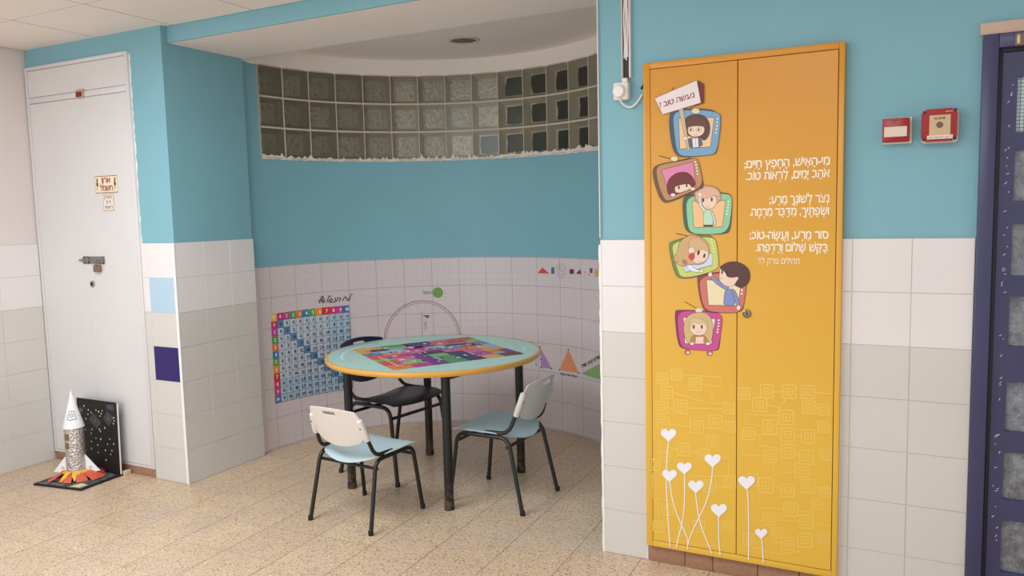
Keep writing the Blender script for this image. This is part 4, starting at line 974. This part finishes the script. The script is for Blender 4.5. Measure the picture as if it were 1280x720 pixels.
# ------------------------------------------------------------------ chairs
def squircle(u, v, k=0.42):
    return u*math.sqrt(1-k*v*v), v*math.sqrt(1-k*u*u)
def shell(mb, f, nu, nv, th, m_, hole=None):
    """two-sided thin shell from f(u,v), u,v in -1..1, with optional hole of skipped cells"""
    P = [[Vector(f(-1+2*i/nu, -1+2*j/nv)) for j in range(nv+1)] for i in range(nu+1)]
    bm = bmesh.new(); V = [[bm.verts.new(p) for p in r] for r in P]
    for i in range(nu):
        for j in range(nv):
            if hole and hole(i, j): continue
            bm.faces.new((V[i][j], V[i+1][j], V[i+1][j+1], V[i][j+1]))
    bmesh.ops.recalc_face_normals(bm, faces=bm.faces)
    bmesh.ops.solidify(bm, geom=list(bm.faces), thickness=th)
    bmesh.ops.bevel(bm, geom=[e for e in bm.edges if len(e.link_faces) == 2 and e.calc_face_angle(0) > 1.0], offset=th*0.3, segments=2, affect='EDGES')
    mb.bm(bm, m_, True)
def make_chair(label, loc, rz, k=1.0, seat_m=None, back_m=None, tube=None, depth=0.42, width=0.40, group=None):
    t = thing('school_chair', label, 'chair', loc, rz, group)
    hw, yb, yf = width/2, -depth/2, depth/2; h = 0.345*k; r = 0.0105*(0.6+0.4*k)
    def part(mb, nm, lab=None):
        o = mb.build(nm, t)
        if lab: o['label'] = lab
        return o
    rx = hw-0.018
    for sx in (-1, 1):
        fr = fillet([(sx*hw, yf, 0.004), (sx*rx, yf-0.045*k, h), (sx*rx, yf-0.16*k, h)], 0.05*k, 8)
        m = MB(); m.tube(fr, r, tube, 12); m.lathe([(0.0, 0.0), (r*1.2, 0.0), (r*1.25, 0.02), (r*1.05, 0.024)], (sx*hw, yf, 0.0), mat((16, 15, 16), 0.6), 12); part(m, 'leg')
        rr = fillet([(sx*hw, yb, 0.004), (sx*rx, yb+0.075*k, h), (sx*rx, yf-0.16*k, h)], 0.05*k, 8)
        m = MB(); m.tube(rr, r, tube, 12); m.lathe([(0.0, 0.0), (r*1.2, 0.0), (r*1.25, 0.02), (r*1.05, 0.024)], (sx*hw, yb, 0.0), mat((16, 15, 16), 0.6), 12); part(m, 'leg')
        up = fillet([(sx*(rx-0.003), yb+0.20*k, h+0.018*k), (sx*(rx-0.003), yb+0.075*k, h+0.022*k), (sx*(rx-0.028), yb+0.005*k, h+0.20*k)], 0.045*k, 8)
        m = MB(); m.tube(up, r*0.95, tube, 12); part(m, 'back_upright')
    for yy in (yf-0.035*k, yb+0.085*k):
        m = MB(); m.tube([(-rx, yy, h-0.045*k), (rx, yy, h-0.045*k)], r*0.8, tube, 10); part(m, 'crossbar')
    # seat pan: rounded, bowl towards the rear, rolled front edge
    sw, y0, y1 = hw+0.004, yb+0.035*k, yf-0.005*k
    def fs(u, v):
        a, b = squircle(u, v, 0.40 if v < 0 else 0.16); y = (y0+y1)/2 + b*(y1-y0)/2
        rear = max(0, -b); z = h+0.026*k - 0.040*k*rear**2*(1-0.55*a*a) - 0.006*k*(1-a*a) - 0.014*k*max(0, b-0.55)**2*5
        return (a*sw, y, z)
    m = MB(); shell(m, fs, 22, 22, 0.006*k, seat_m); part(m, 'seat')
    # backrest: curved shell with a grip slot near the top and sleeves over the uprights
    zb, zt = h+0.062*k, h+0.268*k
    def fb(u, v):
        a, b = squircle(u, v, 0.44 if v < 0 else 0.26); z = (zb+zt)/2 + b*(zt-zb)/2
        tt = (z-zb)/(zt-zb); y = yb+0.045*k - 0.072*k*tt - 0.036*k*(1-a*a) + 0.010*k
        return (a*(hw-0.030), y, z)
    m = MB(); shell(m, fb, 24, 22, 0.006*k, back_m, hole=lambda i, j: 9 <= i <= 14 and 18 <= j <= 19); part(m, 'backrest')
    for sx in (-1, 1):
        p1 = Vector((sx*(rx-0.012), yb+0.038*k, h+0.105*k)); p2 = Vector((sx*(rx-0.029), yb+0.002*k, h+0.215*k))
        m = MB(); m.tube([p1, p1.lerp(p2, 0.08), p1.lerp(p2, 0.5), p1.lerp(p2, 0.94), p2], [r*1.25, r*1.5, r*1.55, r*1.5, r*0.9], back_m, 14); o = part(m, 'sleeve')
        m = MB(); q = p1.lerp(p2, 0.6); m.lathe([(0.0042, 0.0), (0.0042, 0.003), (0.0, 0.0035)], q+Vector((0, -r*1.4, 0)), mat((40, 36, 36), 0.4), 10, True, 'Y'); o2 = m.build('screw', o)
    return t
M_SEATB = mat((196, 215, 224), 0.38); M_BACKW = mat((226, 218, 212), 0.38); M_SEATG = mat((168, 190, 198), 0.4); M_BACKG = mat((206, 202, 196), 0.4); M_NAVYP = mat((20, 18, 62), 0.35); M_NAVYS = mat((24, 22, 44), 0.4)
TUBE = mat((24, 22, 23), 0.35); TUBE2 = mat((36, 36, 38), 0.38)
make_chair('white plastic chair with pale blue seat, its back to the room', (-1.265, -0.075, 0), math.radians(-4.6), 1.0, M_SEATB, M_BACKW, TUBE, 0.40, 0.405)
make_chair('greyish white plastic chair right of the table, facing left', (-0.736, 0.434, 0), math.radians(88), 1.11, M_SEATG, M_BACKG, TUBE2, 0.44, 0.40)
make_chair('dark navy chair standing behind the round table', (-1.555, 0.585, 0), math.radians(-98.9), 1.27, M_NAVYS, M_NAVYP, TUBE, 0.47, 0.46)

# ------------------------------------------------------------------ rocket model on the floor by the closet
rk = thing('rocket_model', 'foil-wrapped cardboard rocket model with black starry backdrop on the floor', 'craft model', (-3.18, -0.36, 0))
m = MB(); base = [(-3.359, -0.520), (-2.999, -0.468), (-3.018, -0.185), (-3.385, -0.200)]
M_CARD = mat((18, 17, 20), 0.6)
m.prism(base, lambda a, b: (a, b, 0.011), lambda a, b: (a, b, 0.001), M_CARD); attach(m.build('base_board'), rk)
def moon():
    s = NT('painted_moon_ground', 0.7); p = s.pos(); n1 = s.noise(p, 28, 4, 0.6)
    c = s.mix(s.ramp(n1, 0.4, 0.65), rgb((58, 60, 66)), rgb((112, 116, 122))); s.l(c, s.b.inputs['Base Color']); return s.m
m = MB(); ins = [(-3.335, -0.508), (-3.012, -0.461), (-3.032, -0.21), (-3.36, -0.215)]; m.prism(ins, lambda a, b: (a, b, 0.0128), lambda a, b: (a, b, 0.0112), moon()); attach(m.build('painted_ground'), rk)
pr = Print(lambda a, b, h: Vector((a, b, 0.013+h)), base=0.0002); pr.poly([(-3.10, -0.470), (-3.03, -0.459), (-3.022, -0.408), (-3.09, -0.402)], (222, 214, 160)); pr.build('paper_scrap', rk)
pr = Print(lambda a, b, h: Vector((a, b, 0.013+h)), base=0.0002); pr.poly([(-3.318, -0.44), (-3.265, -0.43), (-3.28, -0.395)], (226, 228, 228)); pr.build('paper_scrap', rk)
m = MB(); bw0, bw1, zt_ = -3.40, -3.022, 0.447
def bk(x, z, d): return (x, -0.197+0.008*(z/zt_)+d - 0.001, z)
m.prism([(bw0, 0.003), (bw1, 0.003), (bw1, zt_), (bw0, zt_)], lambda x, z: bk(x, z, 0), lambda x, z: bk(x, z, 0.006), M_CARD); attach(m.build('backdrop'), rk)
m = MB(); m.prism([(bw1, 0.003), (bw1+0.004, 0.003), (bw1+0.004, zt_), (bw1, zt_)], lambda x, z: bk(x, z, 0), lambda x, z: bk(x, z, 0.0075), mat((226, 220, 216), 0.6)); attach(m.build('board_edge'), rk)
m = MB(); m.rbox((bw1+0.005, -0.185, 0.0), (bw1+0.022, -0.14, 0.03), mat((206, 186, 158), 0.6), 0.002); attach(m.build('support_block'), rk)
def bprint(x, z, h): p = bk(x, z, 0); return Vector((p[0], p[1]-h, p[2]))
def BZ(x, y):
    u, v = 30+x/4.5, 470+y/4.5; d = ray(u, v); y_ = -0.17; 
    for _ in range(4):
        t = (y_-CAM.y)/d.y; z = CAM.z+d.z*t; xx = CAM.x+d.x*t; y_ = bk(xx, z, 0)[1]
    return (xx, z)
for (x, y) in [(337,168),(362,190),(360,215),(348,240),(405,192),(420,200),(440,195),(435,212),(428,225),(378,205),(505,235),(503,268),(508,252),(455,292),(430,312),(425,300),(383,300),(378,322),(405,350),(432,355),(380,368),(415,388),(380,408),(418,430),(483,355),(470,383),(505,382),(458,418),(495,420),(488,440),(462,472),(346,300)]:
    c = BZ(x, y); a0 = random.uniform(0, 360); pr = Print(bprint, base=0.0005)
    rr = random.uniform(0.0055, 0.0075); pr.poly([(c[0]+(rr if k % 2 == 0 else rr*0.55)*math.cos(math.radians(a0+k*36)), c[1]+(rr if k % 2 == 0 else rr*0.55)*math.sin(math.radians(a0+k*36))) for k in range(10)], (236, 228, 176))
    pr.build('paper_star', rk)
for Q in ([(388,205),(435,262),(410,298),(364,245)], [(468,198),(505,235),(478,285),(446,240)], [(460,160),(505,162),(505,200),(465,185)], [(315,170),(335,190),(322,212),(306,195)]):
    pr = Print(bprint, base=0.0004); P = [BZ(*q) for q in Q]; pr.poly(P, (66, 64, 68)); c = (sum(p[0] for p in P)/4, sum(p[1] for p in P)/4); pr.poly(ell(c[0], c[1], 0.004, 0.011, 20, 10), (120, 118, 124)); pr.build('picture_card', rk)
RX, RY = -3.225, -0.335
def foil():
    s = NT('crumpled_foil', 0.34); s.b.inputs['Metallic'].default_value = 0.75; s.b.inputs['Base Color'].default_value = rgb((206, 200, 198))
    v = s.n('ShaderNodeTexVoronoi'); s.l(s.obj(), v.inputs['Vector']); v.inputs['Scale'].default_value = 70
    s.bump(s.math('ADD', v.outputs['Distance'], s.noise(s.obj(), 60, 4, 0.7)), 0.7, 0.008); return s.m
m = MB(); m.lathe([(0.0, 0.03), (0.056, 0.03), (0.055, 0.1), (0.0535, 0.25), (0.053, 0.325), (0.0, 0.325)], (RX, RY, 0), foil(), 40); attach(m.build('body'), rk)
m = MB(); m.lathe([(0.059, 0.318), (0.0572, 0.325), (0.0364, 0.405), (0.0182, 0.475), (0.0065, 0.52), (0.0, 0.545)], (RX, RY, 0), mat((238, 238, 242), 0.5), 40)
nose = attach(m.build('nose_cone'), rk)
def coneprint(a, z, h):
    r = 0.059*(0.545-z)/(0.545-0.318)+0.002+h; ang = math.radians(-42)+a/0.05
    return Vector((RX+r*math.cos(ang), RY+r*math.sin(ang), z))
pr = Print(coneprint, base=0.0008); K = (40, 40, 60)
FZ = lambda L: [(a*1.15, 0.372+(b-0.352)*1.1) for a, b in L]
Bq = FZ([(-0.022, 0.352), (-0.008, 0.350), (0.008, 0.353), (0.022, 0.352), (0.02, 0.375), (0.016, 0.397), (0.004, 0.394), (-0.014, 0.398), (-0.02, 0.378)]); pr.stroke(Bq+[Bq[0]], K, 0.0028)
for s0 in (90, 270):
    Tq = FZ([(0.011*math.cos(math.radians(s0+120*k)), 0.374+0.014*math.sin(math.radians(s0+120*k))) for k in range(3)]); pr.stroke(Tq+[Tq[0]], K, 0.0024)
pr.build('drawn_flag', rk)
def fin(ang, ln=0.085):
    d = Vector((math.cos(ang), math.sin(ang), 0)); n_ = Vector((-d.y, d.x, 0)); c = Vector((RX, RY, 0))
    m = MB(); m.prism([(0.054, 0.035), (0.054+ln, 0.035+0.012), (0.054, 0.150)], lambda a, b: c+d*a+n_*0.0015+Vector((0, 0, b)), lambda a, b: c+d*a-n_*0.0015+Vector((0, 0, b)), mat((238, 238, 242), 0.6))
    o = attach(m.build('fin'), rk)
    for sg in (1, -1):
        pr = Print(lambda a, b, h: c+d*a+n_*(sg*(0.0015+h))+Vector((0, 0, b)), base=0.0003)
        for s0 in (90, 270):
            Tq = [(0.082+0.011*math.cos(math.radians(s0+120*k)), 0.068+0.011*math.sin(math.radians(s0+120*k))) for k in range(3)]; pr.stroke(Tq+[Tq[0]], K, 0.002)
        q = pr.mb.build('drawn_star'); attach(q, o)
        q.matrix_parent_inverse = Matrix.Identity(4)
for a in (28, 208, 300-180+0): fin(math.radians(a), 0.085 if a != 120 else 0.06)
for z in (0.215, 0.268):
    m = MB(); vs = []; 
    for k in range(7):
        ang = math.radians(-98+k*5.0); vs += [(RX+0.0555*math.cos(ang), RY+0.0555*math.sin(ang), z-0.018), (RX+0.0555*math.cos(ang), RY+0.0555*math.sin(ang), z+0.018)]
    m.add(vs, [(2*k, 2*k+2, 2*k+3, 2*k+1) for k in range(6)], mat((150, 116, 60), 0.35, 0.5)); attach(m.build('window'), rk)
def flames(n, r0, r1, z0, z1, col, nm, seed, tip):
    rnd = random.Random(seed); m = MB()
    p = lambda r, aa, z: (RX+r*math.cos(aa), RY+r*math.sin(aa), z)
    for k in range(n):
        a = 2*PI*k/n+rnd.uniform(-0.12, 0.12); wd = 2*PI/n*rnd.uniform(0.5, 0.75); rr = r1*rnd.uniform(0.8, 1.12); t = rnd.uniform(-0.3, 0.3)*wd
        prof = [(0, 1.0), (0.35, 1.0), (0.7, (1+tip)/2), (1, tip)]; vs = []
        for f, wk in prof:
            r = r0+(rr-r0)*f; z = z0+(z1-z0)*f+0.010*math.sin(PI*f)+(rnd.uniform(-0.003, 0.003) if 0 < f < 1 else 0)
            vs += [p(r, a+t*f-wd*wk*0.8, z), p(r, a+t*f, z+0.004*(1-f)), p(r, a+t*f+wd*wk*0.8, z)]
        m.add(vs, [(3*q+e, 3*q+e+1, 3*q+e+4, 3*q+e+3) for q in range(3) for e in (0, 1)], mat(col, 0.6), True)
    attach(m.build(nm), rk)
flames(13, 0.05, 0.150, 0.052, 0.0165, (214, 96, 72), 'red_flames', 5, 0.8)
flames(15, 0.056, 0.112, 0.058, 0.022, (238, 180, 60), 'yellow_flames', 3, 0.12)
